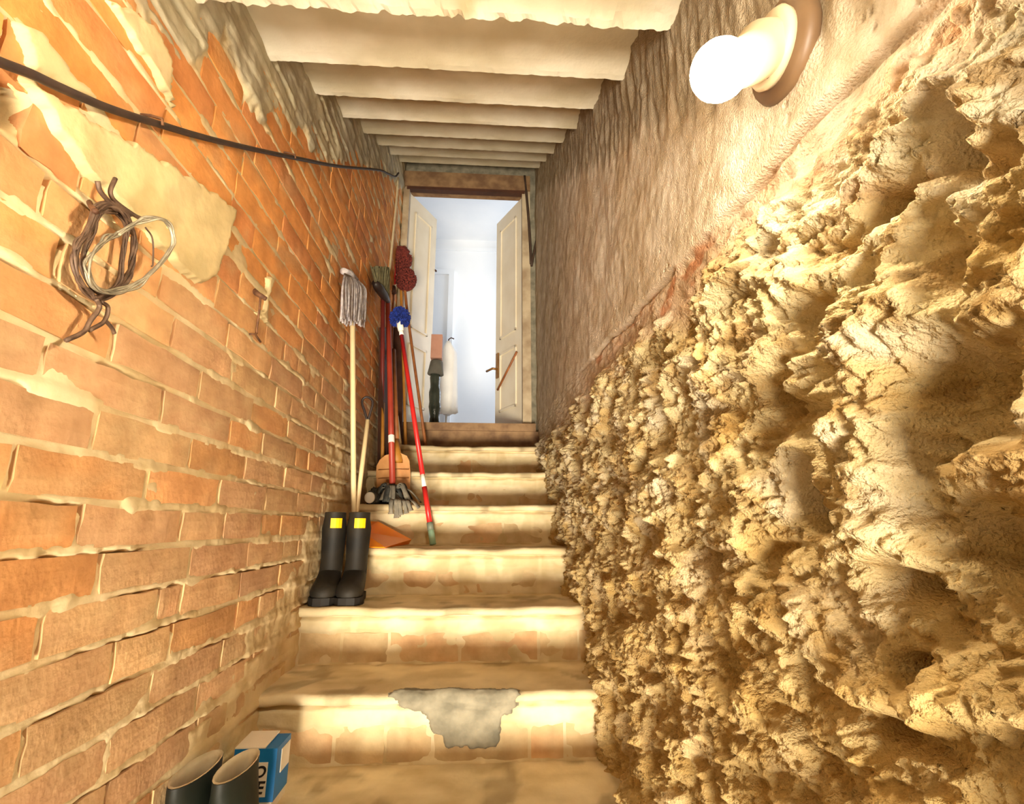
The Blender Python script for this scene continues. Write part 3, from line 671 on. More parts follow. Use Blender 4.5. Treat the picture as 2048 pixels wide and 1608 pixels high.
for i in range(rows_):
    s = i / (rows_ - 1); z = g0[2] + 0.02 + (g1[2] - g0[2]) * s; w_ = 0.022 + 0.050 * min(1, s * 7) + 0.010 * s
    for k in range(n):
        q = 2 * math.pi * k / n; fold = 1 + (0.06 + 0.10 * s) * math.sin(5 * q + 1.5 * s)
        Vq.append((g0[0] + w_ * fold * math.cos(q), 4.1 + 0.05 * fold * math.sin(q), z + (0.02 * math.sin(3 * q) if i == rows_ - 1 else 0)))
F = [(i * n + k, i * n + (k + 1) % n, (i + 1) * n + (k + 1) % n, (i + 1) * n + k) for i in range(rows_ - 1) for k in range(n)] + [tuple(range(n)), tuple((rows_ - 1) * n + k for k in range(n))]
m.add(Vq, F); m.build('garment', MT['cloth_white'], t, True)
zt_ = g0[2] + 0.02
MB().tube([(g0[0], 4.1, RF), (g0[0], 4.1, g1[2] + 0.05)], 0.012, 8).build('pole', MT['room_white'], t, True)
MB().lathe((g0[0], 4.1, RF), (0, 0, 1), [(0, 0.14), (0.015, 0.14), (0.03, 0.05), (0.035, 0.02)], 20).build('base', MT['room_white'], t, True)
MB().tube([(g0[0], 4.1, zt_ - 0.01), (g0[0], 4.1, zt_ + 0.03), (g0[0] + 0.02, 4.1, zt_ + 0.045), (g0[0] + 0.045, 4.1, zt_ + 0.035)], 0.005, 6).build('hook', MT['dark_wood'], t, True)

# ------------------------------------------------------------------ LAMP on the right wall
BASE = np.array([RX - 0.004, 0.519, 0.604]); BC = onY(1440, 141, 0.472)
AX = BC - BASE; AX /= np.linalg.norm(AX)
lamp = thing('wall_lamp', BASE, 'lit globe bulb in a cream angled porcelain holder on the right wall', 'lamp')
MB().lathe(BASE + np.array([0.012, 0, 0]), (-1, 0, 0), [(0, 0.062), (0.014, 0.064), (0.022, 0.060), (0.023, 0.01)], 32).build('back_plate', MT['bakelite'], lamp, True)
pl_ = MB().lathe(BASE + np.array([-0.010, 0, 0]), (-1, 0, 0), [(0, 0.046), (0.008, 0.048), (0.014, 0.044), (0.015, 0.01)], 32).build('base_ring', MT['porcelain'], lamp, True)
for (dy, dz) in ((0.0, 0.036), (0.0, -0.036)):
    MB().lathe(BASE + np.array([-0.023, dy, dz]), (-1, 0, 0), [(0, 0.008), (0.004, 0.007), (0.005, 0.002)], 12).build('screw', MT['rust'], pl_)
HB = BASE + np.array([-0.015, 0, 0]); NK = BC - AX * 0.044
MB().tube([HB, HB + (NK - HB) * 0.25 + np.array([-0.006, 0, 0.004]), HB + (NK - HB) * 0.6, NK], [0.036, 0.034, 0.030, 0.027], 24).build('holder', MT['porcelain'], lamp, True)
prof = [(-0.046, 0.017), (-0.038, 0.020), (-0.030, 0.025)]
for a in np.linspace(-0.72, 1.0, 12): prof.append((0.033 * math.sin(a * math.pi / 2), max(0.0006, 0.0335 * math.cos(a * math.pi / 2))))
MB().lathe(BC, AX, prof, 28).build('bulb', bulb_material((-0.955, 0.13, -0.25)), lamp, True)

# ------------------------------------------------------------------ CABLE and wires on the left wall
pc = [onX(u, v, -L + 0.026) for u, v in [(-140, 62), (-60, 96), (0, 124), (60, 147), (120, 175), (200, 210), (260, 231), (300, 243), (400, 273), (500, 297), (600, 318), (680, 333), (757, 340)]]
pc += [onX(775, 347, -L + 0.022), onX(790, 353, -L + 0.02), onX(797, 346, -L + 0.02)]
cab = thing('black_cable', pc[3], 'thick black cable sagging along the top of the brick wall', 'cable')
MB().tube(spline(pc, 6), 0.0062, 10).build('sheath', MT['cable'], cab, True)
for (u, v) in ((285, 240), (568, 311)):
    a = onX(u, v, -L + 0.004); mm_ = MB(); mm_.tube([a + np.array([-0.02, 0, 0.012]), a + np.array([0.012, 0, 0.010]), a + np.array([0.031, 0.002, 0.006]), a + np.array([0.033, 0.003, -0.006])], 0.0024, 6); mm_.build('clip_nail', MT['rust'], cab, True)
pf = [onX(u, v, -L + 0.010) for u, v in [(796, 356), (793, 400), (789, 440), (784, 490), (779, 540)]]
tag(MB().tube(spline(pf, 4), 0.008, 8).build('pale_conduit', MT['pale_flex'], None, True, loc=pf[2]), 'thin pale conduit running down beside the left door jamb', 'conduit')
pf = [onY(u, v, DOOR_Y - 0.03) for u, v in [(1049, 352), (1054, 400), (1058, 450), (1061, 500), (1062, 528)]]
tag(MB().tube(spline(pf, 4), 0.010, 8).build('dark_flex', MT['dark_line'], None, True, loc=pf[2]), 'dark flex running straight down beside the right door jamb', 'cable')
pf = [onY(1100, 372, DOOR_Y - 0.04), onY(1090, 415, DOOR_Y - 0.035), onY(1078, 460, DOOR_Y - 0.035), onY(1068, 505, DOOR_Y - 0.035), onY(1063, 532, DOOR_Y - 0.035)]
tag(MB().tube(spline(pf, 4), 0.009, 8).build('slanting_flex', MT['dark_line'], None, True, loc=pf[2]), 'dark flex slanting from the right wall to the door jamb', 'cable')

# coil of old wire on a nail
coil = thing('wire_coil', onX(210, 415, -L), 'tangled coil of brown and grey wire hung on a nail in the brick wall', 'wire coil')
def wtrace(P, off, jit=0.0):
    out = []
    for i, (u, v) in enumerate(P):
        o_ = off[i] if hasattr(off, '__len__') else off
        out.append(onX(u, v, -L + o_) + np.array([random.uniform(-jit, jit) * 0.6, random.uniform(-jit, jit), random.uniform(-jit, jit)]))
    return out
MB().tube([onX(174, 396, -L - 0.02), onX(182, 412, -L + 0.02), onX(192, 424, -L + 0.045)], 0.004, 8).build('nail', MT['rust'], coil, True)
dark = [(192, 420), (174, 463), (155, 491), (149, 521), (156, 560), (174, 583), (196, 598), (229, 580), (254, 558), (265, 525), (268, 480), (262, 455), (248, 428), (232, 413), (210, 410)]
doff = [0.03, 0.03, 0.034, 0.034, 0.034, 0.03, 0.03, 0.03, 0.026, 0.024, 0.026, 0.03, 0.034, 0.034, 0.03]
for i in range(9):
    P = wtrace(dark, doff, 0.0045); MB().tube(spline(P + [P[0]], 5), 0.0021, 6).build('brown_strand', MT['wire_dark'], coil, True)
d2_ = [(196, 425), (185, 463), (170, 500), (166, 540), (185, 578), (215, 588), (238, 560), (246, 520), (250, 480), (252, 455), (240, 430), (220, 420)]
for i in range(5):
    P = wtrace(d2_, 0.028, 0.004); MB().tube(spline(P + [P[0]], 5), 0.0019, 6).build('brown_strand', MT['wire_dark'], coil, True)
grey = [(236, 470), (262, 452), (290, 440), (320, 437), (340, 452), (346, 478), (336, 507), (303, 541), (274, 568), (238, 582), (204, 582), (178, 560), (176, 525), (194, 496), (215, 479)]
goff = [0.04, 0.045, 0.055, 0.065, 0.07, 0.07, 0.066, 0.058, 0.05, 0.044, 0.04, 0.04, 0.04, 0.04, 0.04]
for i in range(7):
    P = wtrace(grey, goff, 0.0042); MB().tube(spline(P + [P[0]], 5), 0.0017, 6).build('grey_strand', MT['wire_grey'], coil, True)
for P, r in (([(195, 362), (201, 383), (220, 404), (240, 412), (262, 430)], 0.0036), ([(231, 357), (221, 382), (228, 400), (250, 418), (275, 434), (290, 438)], 0.0034), ([(192, 598), (199, 615), (181, 641), (167, 664), (132, 681)], 0.0034),
             ([(201, 603), (216, 615), (208, 643), (178, 661)], 0.0032), ([(209, 640), (223, 655), (229, 667)], 0.0030), ([(291, 455), (305, 478), (306, 525), (303, 533)], 0.0014)):
    MB().tube(spline(wtrace(P, 0.034), 6), r, 7).build('wire_end', MT['wire_dark'], coil, True)

# iron nail with a hanging wire
a = onX(507, 580, -L + 0.004)
hk = thing('iron_nail', a, 'rusty iron peg with a short wire hanging below it on the brick wall', 'nail')
MB().tube([onX(504, 577, -L - 0.02), onX(514, 587, -L + 0.018), onX(532, 598, -L + 0.04)], [0.007, 0.0075, 0.006], 8).build('peg', MT['rust'], hk, True)
MB().tube(spline([onX(521, 594, -L + 0.022), onX(518, 625, -L + 0.012), onX(514, 655, -L + 0.008), onX(513, 668, -L + 0.008)], 5), 0.0028, 6).build('hanging_wire', MT['rust'], hk, True)
MB().tube([onX(500, 668, -L + 0.006), onX(510, 668, -L + 0.01), onX(521, 684, -L + 0.01)], 0.003, 6).build('wire_foot', MT['rust'], hk, True)

# ------------------------------------------------------------------ BOOTS
def boot(name, cx, toe_y, zf, mats, label, group, sw=1.0, h=0.325, top=(0.052, 0.062), yaw=0.0, labelx=None, slant=0.0, ys=1.0):
    """toe towards -y; returns the thing"""
    t = thing(name, (cx, toe_y + 0.14, zf), label, 'boot', group)
    tw, tl = top
    R = [(0.198, h, 0, tw, tl), (0.198, h - 0.02, 0, tw, tl), (0.200, 0.26, 0, 0.050, 0.060), (0.202, 0.20, 0, 0.047, 0.056), (0.200, 0.15, 6, 0.044, 0.055), (0.192, 0.118, 22, 0.044, 0.060), (0.176, 0.094, 42, 0.046, 0.070),
         (0.148, 0.072, 62, 0.048, 0.062), (0.112, 0.056, 78, 0.051, 0.048), (0.072, 0.047, 86, 0.053, 0.039), (0.036, 0.042, 90, 0.050, 0.033), (0.012, 0.038, 92, 0.039, 0.026), (0.001, 0.036, 94, 0.020, 0.016), (-0.002, 0.036, 94, 0.004, 0.004)]
    n = 20; Vb = []
    ca, sa = math.cos(yaw), math.sin(yaw)
    def W_(x, y, z):
        y2 = (y - 0.14) * ys
        return (cx + ca * x - sa * y2, toe_y + 0.14 * ys + sa * x + ca * y2, zf + z)
    for (y, z, ang, w_, l_) in R:
        a = math.radians(ang); dy, dz = math.cos(a), math.sin(a)
        for k in range(n):
            q = 2 * math.pi * k / n
            yy = y + l_ * math.sin(q) * dy; zz = z + (l_ * math.sin(q) * dz)
            if z > h - 0.03: zz += slant * math.sin(q)
            zz = max(zz, 0.010)
            Vb.append(W_(w_ * sw * math.cos(q), yy, zz))
    F = [(i * n + k, i * n + (k + 1) % n, (i + 1) * n + (k + 1) % n, (i + 1) * n + k) for i in range(len(R) - 1) for k in range(n)] + [tuple((len(R) - 1) * n + k for k in range(n))]
    m = MB(); m.add(Vb, F); m.build('boot_upper', mats[0], t, True)
    # lining: inner wall and inside floor
    Vl = []
    for (z, s) in ((h + 0.001, 1.0), (h + 0.002, 0.93), (h - 0.012, 0.89), (h - 0.05, 0.86)):
        for k in range(n):
            q = 2 * math.pi * k / n
            Vl.append(W_(tw * sw * s * math.cos(q), 0.198 + tl * s * math.sin(q), z + slant * math.sin(q)))
    F = [(i * n + k, (i + 1) * n + k, (i + 1) * n + (k + 1) % n, i * n + (k + 1) % n) for i in range(3) for k in range(n)] + [tuple(3 * n + k for k in range(n))]
    m = MB(); m.add(Vl, F); o = mesh_obj('lining', m.v, m.f, mats[2], t, True); o['label'] = 'pale inner lining'
    # sole
    S = []
    out = [(0.0, -0.006), (0.030, -0.002), (0.047, 0.015), (0.055, 0.045), (0.055, 0.085), (0.047, 0.13), (0.041, 0.17), (0.042, 0.215), (0.040, 0.25), (0.025, 0.268), (0.0, 0.272)]
    ring = [(x * sw, y) for x, y in out] + [(-x * sw, y) for x, y in out[-2:0:-1]]
    for z in (0.0, 0.026): S += [W_(x, y, z) for x, y in ring]
    k_ = len(ring)
    F = [(i, (i + 1) % k_, k_ + (i + 1) % k_, k_ + i) for i in range(k_)] + [tuple(range(k_ - 1, -1, -1)), tuple(range(k_, 2 * k_))]
    m = MB(); m.add(S, F); m.build('sole', mats[1], t)
    if labelx is not None:
        Vq = []
        for z in (h - 0.022, h - 0.058):
            for x in np.linspace(labelx - 0.019, labelx + 0.019, 5):
                y = 0.198 - 0.004 - tl * 1.05 * math.sqrt(max(0.02, 1 - (x / (tw * sw)) ** 2))
                Vq.append(W_(x, y, z))
        Fq = [(i, i + 1, 6 + i, 5 + i) for i in range(4)]
        Vq = Vq + [tuple(np.array(p) + np.array([0, 0.004, 0])) for p in Vq]
        Fq = Fq + [tuple(j + 10 for j in f[::-1]) for f in Fq] + [(0, 5, 15, 10), (4, 14, 19, 9)] + [(i, 10 + i, 11 + i, i + 1) for i in range(4)] + [(5 + i, 6 + i, 16 + i, 15 + i) for i in range(4)]
        mm2 = MB(); mm2.add(Vq, Fq); o = mm2.build('label_patch', MT['yellow'], t); o['label'] = 'plain yellow label at the top'
    return t
BM = (MT['rubber_dust'], MT['rubber'], MT['lining'])
boot('rubber_boot', -0.545, 1.905, TZ(2), BM, 'black rubber boot with yellow label standing against the brick wall', 'black rubber boots on the stairs', 0.92, 0.318, (0.043, 0.062), 0.10, 0.012, 0.0, 0.80)
boot('rubber_boot', -0.455, 1.905, TZ(2), BM, 'black rubber boot with yellow label standing beside the orange shovel', 'black rubber boots on the stairs', 0.92, 0.318, (0.043, 0.062), 0.06, 0.010, 0.0, 0.80)
GM = (MT['green_rubber'], MT['rubber'], MT['lining'])
boot('green_boot', -0.560, 1.022, TZ(-1), GM, 'dark green boot with pale lining close against the brick wall at the bottom', 'dark green boots on a low step', 0.92, 0.343, (0.034, 0.088), 0.0)
boot('green_boot', -0.481, 1.022, TZ(-1), GM, 'dark green boot with pale lining in front of the blue carton', 'dark green boots on a low step', 0.92, 0.346, (0.033, 0.082), 0.0)

# ------------------------------------------------------------------ BLUE CARTON
cx0, cx1, cy0, cy1, cz0, cz1 = -0.556, -0.459, 1.385, 1.475, TZ(0), -0.509
ct = thing('blue_carton', ((cx0 + cx1) / 2, (cy0 + cy1) / 2, cz0), 'small blue carton with white top and white lettered sticker behind the green boots', 'box')
MB().box((cx0, cy0, cz0 + 0.022), (cx1, cy1, cz1)).build('box_body', MT['box_blue'], ct)
MB().box((cx0, cy0 + 0.002, cz0), (cx1 - 0.003, cy1, cz0 + 0.022)).build('box_foot', MT['box_white'], ct)
MB().add([(cx0, cy0, cz1 + 0.0005), (cx1 - 0.028, cy0, cz1 + 0.0005), (cx1 - 0.028, cy1, cz1 + 0.004), (cx0, cy1, cz1 + 0.004), (cx0, cy0, cz1 + 0.003), (cx1 - 0.028, cy0, cz1 + 0.003), (cx1 - 0.028, cy1, cz1 + 0.007), (cx0, cy1, cz1 + 0.007)],
         [(0, 3, 2, 1), (4, 5, 6, 7), (0, 1, 5, 4), (1, 2, 6, 5), (2, 3, 7, 6), (3, 0, 4, 7)]).build('box_lid', MT['box_white'], ct)
MB().box((cx1, cy0 + 0.03, cz1 - 0.062), (cx1 + 0.0012, cy1 - 0.004, cz1 - 0.012)).build('side_stripe', MT['box_white'], ct)
stk = MB().box((cx0 + 0.03, cy0 - 0.0012, cz1 - 0.098), (cx1 - 0.018, cy0, cz1 - 0.028)).build('sticker', MT['box_white'], ct)
def letters(txt, size, loc, parent, name):
    cu = bpy.data.curves.new('t', 'FONT'); cu.body = txt; cu.size = size; cu.shear = 0.25; cu.extrude = 0.0004; cu.offset = 0.0008; cu.align_x = 'RIGHT'
    to = bpy.data.objects.new('t', cu); COL.objects.link(to); dg = bpy.context.evaluated_depsgraph_get(); dg.update()
    me = bpy.data.meshes.new_from_object(to.evaluated_get(dg)); bpy.data.objects.remove(to)
    V = np.array([v.co[:] for v in me.vertices]); F = [tuple(p.vertices) for p in me.polygons]
    V2 = np.stack([loc[0] + V[:, 0], loc[1] - V[:, 2], loc[2] + V[:, 1]], -1)
    o = mesh_obj(name, V2, F, MT['ink'], parent); return o
letters('O', 0.033, (cx1 - 0.023, cy0 - 0.0018, cz1 - 0.058), stk, 'lettering')
letters('E', 0.036, (cx1 - 0.025, cy0 - 0.0018, cz1 - 0.091), stk, 'lettering')

# ------------------------------------------------------------------ TOOLS leaning on the left wall
def rod(name, a, b, r, mat, parent, n=10):
    return MB().tube([a, a + (b - a) * 0.5, b], r, n).build(name, mat, parent, True)
# grey string mop, head up
foot = np.array([*onZ(708, 1092, TZ(3))[:2], TZ(3)]); mt_ = onX(705, 640, -L + 0.035)
mop = thing('string_mop', foot, 'grey string mop standing head up with a pale handle behind the boots', 'mop')
rod('handle', foot, mt_ + (mt_ - foot) * 0.06, 0.0115, MT['pale_wood'], mop)
hc = onX(709, 545, -L + 0.052); m = MB()
top_c = onX(700, 552, -L + 0.045)
for i in range(64):
    s = (i % 32) / 31; back = i // 32
    u = 684 + 46 * s + random.uniform(-2, 2); ln = random.uniform(-10, 8)
    st = onX(690 + 24 * s, 548 + 12 * s, -L + 0.05 - 0.02 * back)
    md = onX(685 + 46 * s, 572 + 10 * abs(s - 0.4), -L + 0.062 - 0.035 * back + random.uniform(-0.006, 0.006))
    lo = onX(u - 1, 648 + ln - 4 * (1 - s), -L + 0.058 - 0.035 * back + random.uniform(-0.008, 0.008))
    m.tube(spline([st, md, md * 0.5 + lo * 0.5 + np.array([random.uniform(-.004, .004), 0, 0]), lo], 4), [0.0045] * 13, 5)
o = m.build('mop_yarn', MT['mop_grey'], mop, True); o['kind'] = 'stuff'
MB().tube([onX(686, 542, -L + 0.03), onX(700, 548, -L + 0.045), onX(712, 560, -L + 0.045)], [0.014, 0.016, 0.012], 10).build('mop_clamp', MT['mop_grey'], mop, True)

# orange shovel with D grip
sh = thing('orange_shovel', onZ(770, 1103, TZ(3)), 'orange plastic shovel with pale handle and black loop grip beside the boots', 'shovel')
z3 = TZ(3)
B_ = onY(770, 1103, TY(3) - 0.004); B_[2] = max(B_[2], z3 + 0.001); C_ = onZ(824, 1086, z3 + 0.004); C_[1] = min(C_[1], 2.44)
D_ = onY(757, 1043, 2.445); E_ = onY(722, 1042, 2.44); G_ = onY(722, 1062, 2.33); A_ = onY(716, 1096, 2.185); A_[2] = z3 + 0.003
H_ = onY(823, 1079, 2.42)
def slabify(P, th):
    P = [np.asarray(p, float) for p in P]; nrm_ = np.cross(P[1] - P[0], P[2] - P[0]); nrm_ /= np.linalg.norm(nrm_)
    n = len(P); V = P + [p - nrm_ * th for p in P]
    return V, [tuple(range(n)), tuple(range(2 * n - 1, n - 1, -1))] + [(i, n + i, n + (i + 1) % n, (i + 1) % n) for i in range(n)]
def shell(P, F, off):
    n = len(P); P = [np.asarray(p, float) for p in P]; edges = {}
    for f in F:
        for i in range(len(f)):
            e = (f[i], f[(i + 1) % len(f)]); edges[e] = 1
    rim = [e for e in edges if (e[1], e[0]) not in edges]
    return P + [p + np.array(off) for p in P], [tuple(f) for f in F] + [tuple(j + n for j in f[::-1]) for f in F] + [(a_, n + a_, n + b_, b_) for a_, b_ in rim]
MB().add(*shell([G_, E_, D_, H_, C_, B_], [(0, 2, 1), (0, 3, 2), (0, 5, 3), (5, 4, 3)], (-0.001, 0.006, -0.002))).build('blade', MT['orange'], sh)
MB().add(*shell([A_, G_ + np.array([0, -0.001, 0.0]), B_], [(0, 2, 1)], (-0.003, 0.004, -0.004))).build('blade_side', MT['orange'], sh)
ga, gb = onY(735.5, 840, 2.36), onY(712, 1030, 2.30)
gb2 = ga + (gb - ga) * 1.22
rod('handle', gb2, ga, 0.0105, MT['pale_wood'], sh)
lp = [onY(u, v, 2.36) for u, v in [(735, 842), (729, 822), (724, 806), (727, 797), (735, 794), (744, 800), (745, 810), (741, 824), (736, 842)]]
MB().tube(spline(lp, 4), 0.0058, 8).build('loop_grip', MT['black_plastic'], sh, True)

# strip mop: brick red handle, grey strips over the edge of tread 4
hb = onY(785, 968, 2.60); ht = onY(776, 600, 2.93)
sm = thing('strip_mop', (hb[0], 2.60, TZ(4)), 'strip mop standing head down with a brick red handle and grey cloth strips', 'mop')
rod('handle', hb, ht, 0.0155, MT['brick_red'], sm)
hb2 = onY(790, 880, 2.66)
MB().tube([hb + (ht - hb) * 0.19, hb + (ht - hb) * 0.225], 0.0162, 10).build('handle_sticker', MT['white_plastic'], sm)
hl = onY(786, 965, 2.60)
MB().lathe(hl + np.array([0, 0, -0.01]), (0, 0, -1), [(0, 0.02), (0.015, 0.026), (0.05, 0.03), (0.06, 0.015)], 14).build('mop_socket', MT['rag_dark'], sm, True)
m = MB(); md_ = MB()
for i in range(34):
    a = random.uniform(0, 2 * math.pi) if i > 12 else random.uniform(-2.6, -0.5)
    ln = random.uniform(0.07, 0.14); st = hl + np.array([0.02 * math.cos(a), 0.02 * math.sin(a), -0.035])
    if math.cos(a) < -0.2: ln = min(ln, 0.075); a = abs(a)
    e_ = np.array([hl[0] + ln * 1.1 * math.cos(a), min(2.70, max(2.475, 2.57 + ln * math.sin(a))), TZ(4) + 0.008 + random.uniform(0, 0.012)])
    mid = (st + e_) / 2 + np.array([0, 0, 0.036 + random.uniform(-0.015, 0.025)])
    (m if i % 2 else md_).tube(spline([st, mid, e_], 5), [0.010] * 11, 6, True, 0.35)
for (u0, v0, u1, v1) in ((786, 995, 782, 1028), (793, 996, 793, 1036), (799, 997, 802, 1030), (806, 1000, 813, 1027), (812, 1000, 822, 1022), (818, 998, 838, 1016), (800, 1000, 796, 1034)):
    a_, b_ = onY(u0, v0, TY(4) + 0.06), onY(u1, v1, TY(4) - 0.014)
    a_[2] = max(a_[2], TZ(4) + 0.014)
    md2 = np.array([(a_[0] + b_[0]) / 2, TY(4) - 0.008, TZ(4) + 0.010])
    m.tube(spline([hl + np.array([0, -0.01, -0.04]), a_, md2, b_], 5), [0.010] * 15 + [0.013], 6, True, 0.3)
o = m.build('grey_strips', MT['rag'], sm, True); o['kind'] = 'stuff'
o = md_.build('dark_strips', MT['rag_dark'], sm, True); o['kind'] = 'stuff'

# dark rag heap and white ended roll on tread 4
rc = onY(739, 999, TY(4) + 0.012); rr_ = 0.0275; rc[2] = TZ(4) + rr_ + 0.001
ro = thing('paint_roll', (rc[0], TY(4) + 0.08, TZ(4)), 'dark roll with a round white end lying on the fourth step', 'roll')
MB().lathe(rc, (0.22, 1, 0), [(0.002, rr_ * 0.985), (0.02, rr_), (0.15, rr_), (0.16, 0.02)], 24).build('roll_body', MT['rag_dark'], ro, True)
MB().lathe(rc, (0.22, 1, 0), [(-0.006, 0.003), (-0.005, rr_ * 0.80), (-0.002, rr_ * 0.94), (0.003, rr_ * 0.95)], 24).build('end_cap', MT['white_plastic'], ro, True)
def lump(name, c, r, mat, parent, freq, amp, seed, sub=4, loc=None):
    bm = bmesh.new(); bmesh.ops.create_icosphere(bm, subdivisions=sub, radius=1)
    V = np.array([v.co[:] for v in bm.verts]); F = [tuple(v.index for v in f.verts) for f in bm.faces]; bm.free()
    n_ = fbm(V[:, 0] * freq + V[:, 2] * freq * 0.7, V[:, 1] * freq - V[:, 2] * freq * 0.6, 3, seed)
    V2 = np.asarray(c) + V * np.asarray(r) * (1 + amp * n_)[:, None]
    return mesh_obj(name, V2, F, mat, parent, True, loc=loc)
rh = np.array([-0.50, 2.67, TZ(4)])
o = lump('dark_rag', rh + np.array([0.0, 0.0, 0.04]), (0.055, 0.05, 0.05), MT['rag_dark'], None, 3.0, 0.35, 601, 4, loc=rh)
V = o.data; 
for v in V.vertices:
    if v.co.z < 0.001: v.co.z = 0.001
tag(o, 'crumpled dark rag heaped against the wall behind the white ended roll', 'rag')

# tan spade, blade down
sp0 = onY(787, 1000, 2.715); sp0[2] = TZ(4) + 0.002
spd = thing('tan_spade', sp0, 'broad tan spade blade down on the fourth step with an orange brown shaft', 'spade')
ol = [(757, 1004), (752, 950), (753, 932), (760, 920), (772, 911), (786, 908), (800, 906), (814, 912), (819, 922), (821, 950), (818, 1004)]
P = []
for (u, v) in ol:
    p_ = onY(u, v, 2.71); p_[2] = max(p_[2], TZ(4) + 0.002); p_[1] -= 0.02 * (1 - ((u - 787) / 34) ** 2); P.append(p_)
cen = onY(787, 955, 2.685); m = MB(); n = len(P)
V_ = [cen] + P + [cen + np.array([0, 0.006, 0])] + [p_ + np.array([0, 0.006, 0]) for p_ in P]
F_ = [(0, 1 + i, 1 + (i + 1) % n) for i in range(n)] + [(n + 1, n + 2 + (i + 1) % n, n + 2 + i) for i in range(n)] + [(1 + i, n + 2 + i, n + 2 + (i + 1) % n, 1 + (i + 1) % n) for i in range(n)]
m.add(V_, F_); m.build('blade', MT['spade'], spd)
for v in (940, 957): MB().tube([onY(756, v, 2.692), onY(787, v - 2, 2.681), onY(818, v - 1, 2.692)], 0.0016, 5).build('blade_rib', MT['brown_wood'], spd, True)
sa_, sb_, sc_ = onY(794, 925, 2.685), onY(793, 880, 2.74), onY(787, 700, 2.98)
MB().tube([sa_, (sa_ + sb_) / 2, sb_], [0.030, 0.022, 0.016], 10).build('socket', MT['ochre_wood'], spd, True)
rod('shaft', sb_, sc_, 0.014, MT['brown_wood'], spd)

# dark red broom, olive bristles up
ba = onX(765, 925, -0.555); ba[2] = TZ(5); bb = onX(766, 596, -0.560)
br = thing('push_broom', ba, 'broom standing head up with olive bristles, black block and dark red handle', 'broom')
rod('handle', ba, bb, 0.0125, MT['maroon_red'], br)
b0_, b1_ = onX(750, 566, -0.565), onX(776, 602, -0.540)
MB().tube([b0_, b0_ * 0.75 + b1_ * 0.25, b0_ * 0.3 + b1_ * 0.7, b1_], [0.018, 0.026, 0.024, 0.014], 10).build('broom_block', MT['black_plastic'], br, True)
m = MB()
for i in range(90):
    s = random.random(); a_ = b0_ * (1 - s) + b1_ * s + np.array([random.uniform(-.01, .01), random.uniform(-.02, .02), 0.005])
    tp = onX(746 + 32 * s + random.uniform(-2, 2), 534 + random.uniform(-3, 5) + 2 * s, -0.567 + 0.02 * s) + np.array([random.uniform(-.012, .02), 0, 0])
    m.tube([a_, tp], 0.0042, 4)
o = m.build('bristles', MT['olive'], br); o['kind'] = 'stuff'

# dark boards
q1, q2 = onX(755, 940, -0.580), onY(775, 940, 2.93); q1[2] = q2[2] = TZ(5)
q3, q4 = onY(776, 655, 2.99), onX(758, 655, -0.582)
pa_ = (q1 + q2) / 2
o = MB().add(*slabify([q1, q2, q3, q4], 0.015)).build('dark_board', MT['dark_wood'], None, loc=pa_)
tag(o, 'dark brown board leaning behind the dark red broom handle', 'board')
p0_ = onY(795, 885, 3.24); p0_[2] = TZ(6)
o = MB().add(*slabify([np.array([onY(786, 885, 3.24)[0], 3.24, TZ(6)]), np.array([onY(805, 885, 3.24)[0], 3.24, TZ(6)]), onY(806, 655, 3.32), onY(786, 655, 3.32)], 0.02)).build('narrow_board', MT['dark_wood'], None, loc=p0_)
tag(o, 'narrow dark board standing on the sixth step under the blue brush', 'board')

# blue brush on a red and white telescopic handle
fa = onZ(866, 1088, TZ(3)); fa = onY(866, 1090, 2.395); fa[2] = TZ(3) + 0.003; fb = onY(802, 662, 2.66)
bl = thing('blue_brush', fa, 'blue bristled brush head up on a bright red handle with a white joint', 'brush')
dv = fb - fa
def seg(name, s0, s1, r, mat): return MB().tube([fa + dv * s0, fa + dv * (s0 + s1) / 2, fa + dv * s1], r, 12).build(name, mat, bl, True)
seg('grip_tip', 0.0, 0.055, 0.0145, MT['mint_plastic']); seg('grip', 0.055, 0.085, 0.0150, MT['grey_plastic']); seg('lower_handle', 0.085, 0.232, 0.0125, MT['red_plastic'])
seg('joint_collar', 0.232, 0.285, 0.0110, MT['white_plastic']); seg('upper_handle', 0.285, 0.975, 0.0118, MT['red_plastic']); seg('handle_tip', 0.975, 1.01, 0.012, MT['white_plastic'])
m = MB(); hc_ = onY(800, 634, 2.68)
MB().lathe(fa + dv * 1.0, dv, [(0, 0.014), (0.03, 0.018), (0.06, 0.018), (0.07, 0.008)], 12).build('brush_socket', MT['white_plastic'], bl, True)
for i in range(620):
    th, ph = random.uniform(0, 2 * math.pi), math.acos(random.uniform(-0.75, 1))
    dr = np.array([math.sin(ph) * math.cos(th), math.sin(ph) * math.sin(th), math.cos(ph)])
    L_ = np.array([0.058, 0.048, 0.066]) * random.uniform(0.86, 1.04)
    m.tube([hc_ + dr * 0.012, hc_ + dr * L_ + np.array([0, 0, -0.006])], [0.003, 0.0042], 4, True)
o = m.build('bristles', MT['blue_fluff'], bl); o['kind'] = 'stuff'

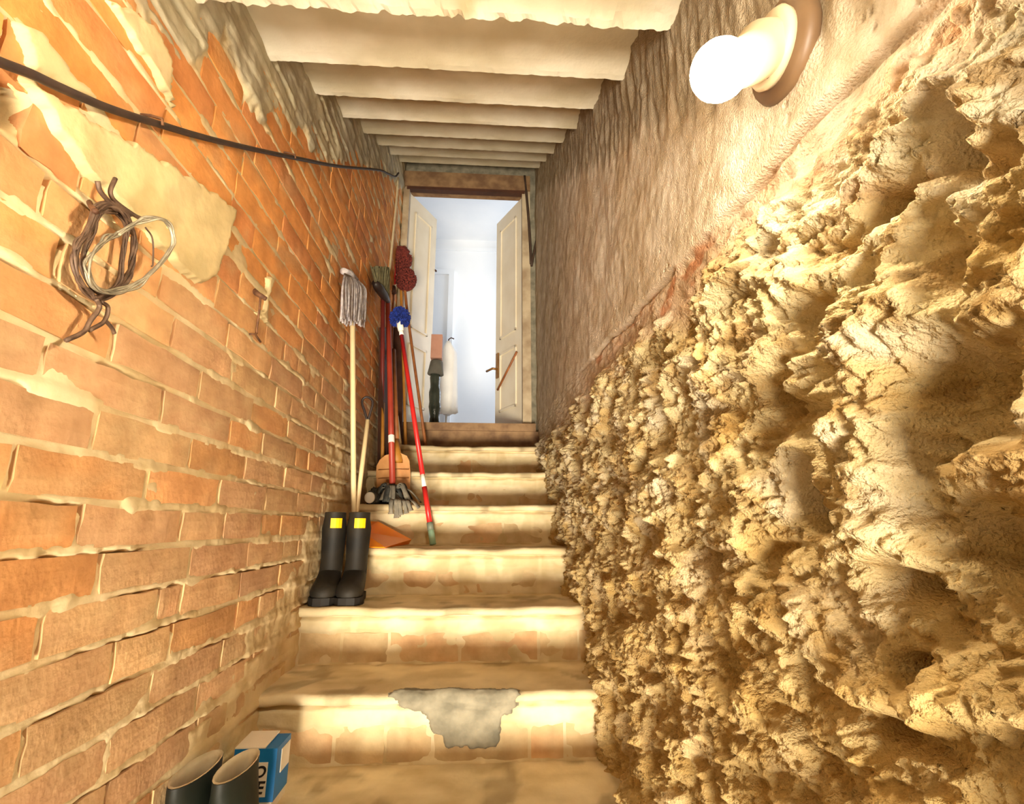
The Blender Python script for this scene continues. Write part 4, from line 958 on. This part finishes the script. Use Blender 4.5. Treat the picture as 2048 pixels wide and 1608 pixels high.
# maroon dusters
def duster(base_px, base_y, base_z, neck, ny_, lump_c, lr, mat_stick, label, seed):
    a_ = onY(base_px[0], base_px[1], base_y); a_[2] = base_z; b_ = onY(*neck, ny_); c_ = onY(*lump_c, ny_)
    t_ = thing('chenille_duster', a_, label, 'duster', 'maroon dusters in the corner')
    MB().tube(spline([a_, b_, c_], 4), 0.0095, 8).build('handle', mat_stick, t_, True)
    lump('duster_core', c_, np.array(lr) * 0.9, MT['maroon_fluff'], t_, 3, 0.2, seed, 4)
    m = MB()
    for i in range(330):
        th, ph = random.uniform(0, 2 * math.pi), math.acos(random.uniform(-1, 1))
        dr = np.array([math.sin(ph) * math.cos(th), math.sin(ph) * math.sin(th), math.cos(ph)]); p_ = c_ + dr * np.array(lr) * 0.86
        m.tube([p_, p_ + dr * 0.016 + np.array([0, 0, -0.008])], [0.0075, 0.005], 5)
    o = m.build('chenille', MT['maroon_fluff'], t_, True); o['kind'] = 'stuff'
duster((812, 885), 3.18, TZ(6), (803, 605), 3.30, (800, 518), (0.080, 0.05, 0.105), MT['ochre_wood'], 'large maroon chenille duster, the upper of the two, on an ochre stick', 701)
duster((853, 882), 3.22, TZ(6), (813, 610), 3.24, (812, 557), (0.066, 0.05, 0.080), MT['brown_wood'], 'smaller maroon chenille duster in front, on a slanting brown stick', 711)
ra = onY(783, 570, 3.25); rb = onY(783, 525, 3.26)
pd = onY(781, 885, 3.12); pd[2] = TZ(6)
rp = thing('red_scraper', pd, 'flat red scraper standing head up beside the maroon dusters', 'scraper')
MB().tube([pd, onY(783, 690, 3.2), onY(787, 575, 3.25)], 0.009, 8).build('handle', MT['brown_wood'], rp, True)
MB().add(*slabify([onY(778, 566, 3.24), onY(792, 566, 3.24), onY(790, 524, 3.25), onY(779, 520, 3.25)], 0.02)).build('head', MT['red_plastic'], rp)
MB().tube([onY(786, 574, 3.22), onY(788, 586, 3.21)], 0.018, 10).build('collar', MT['dark_wood'], rp, True)
# two short loose sticks
a_ = onY(767, 905, 2.86); a_[2] = TZ(5); b_ = onY(766, 806, 2.88)
tag(MB().tube([a_, (a_ + b_) / 2, b_], 0.010, 8).build('ochre_stick', MT['ochre_wood'], None, True, loc=a_), 'short ochre stick leaning beside the dark board', 'stick')
a_ = onY(800, 890, 3.10); a_[2] = TZ(6); b_ = onY(793, 832, 3.12)
tag(MB().tube([a_, (a_ + b_) / 2, b_], 0.012, 8).build('cream_stick', MT['pale_wood'], None, True, loc=a_), 'short cream stick on the sixth step among the tools', 'stick')
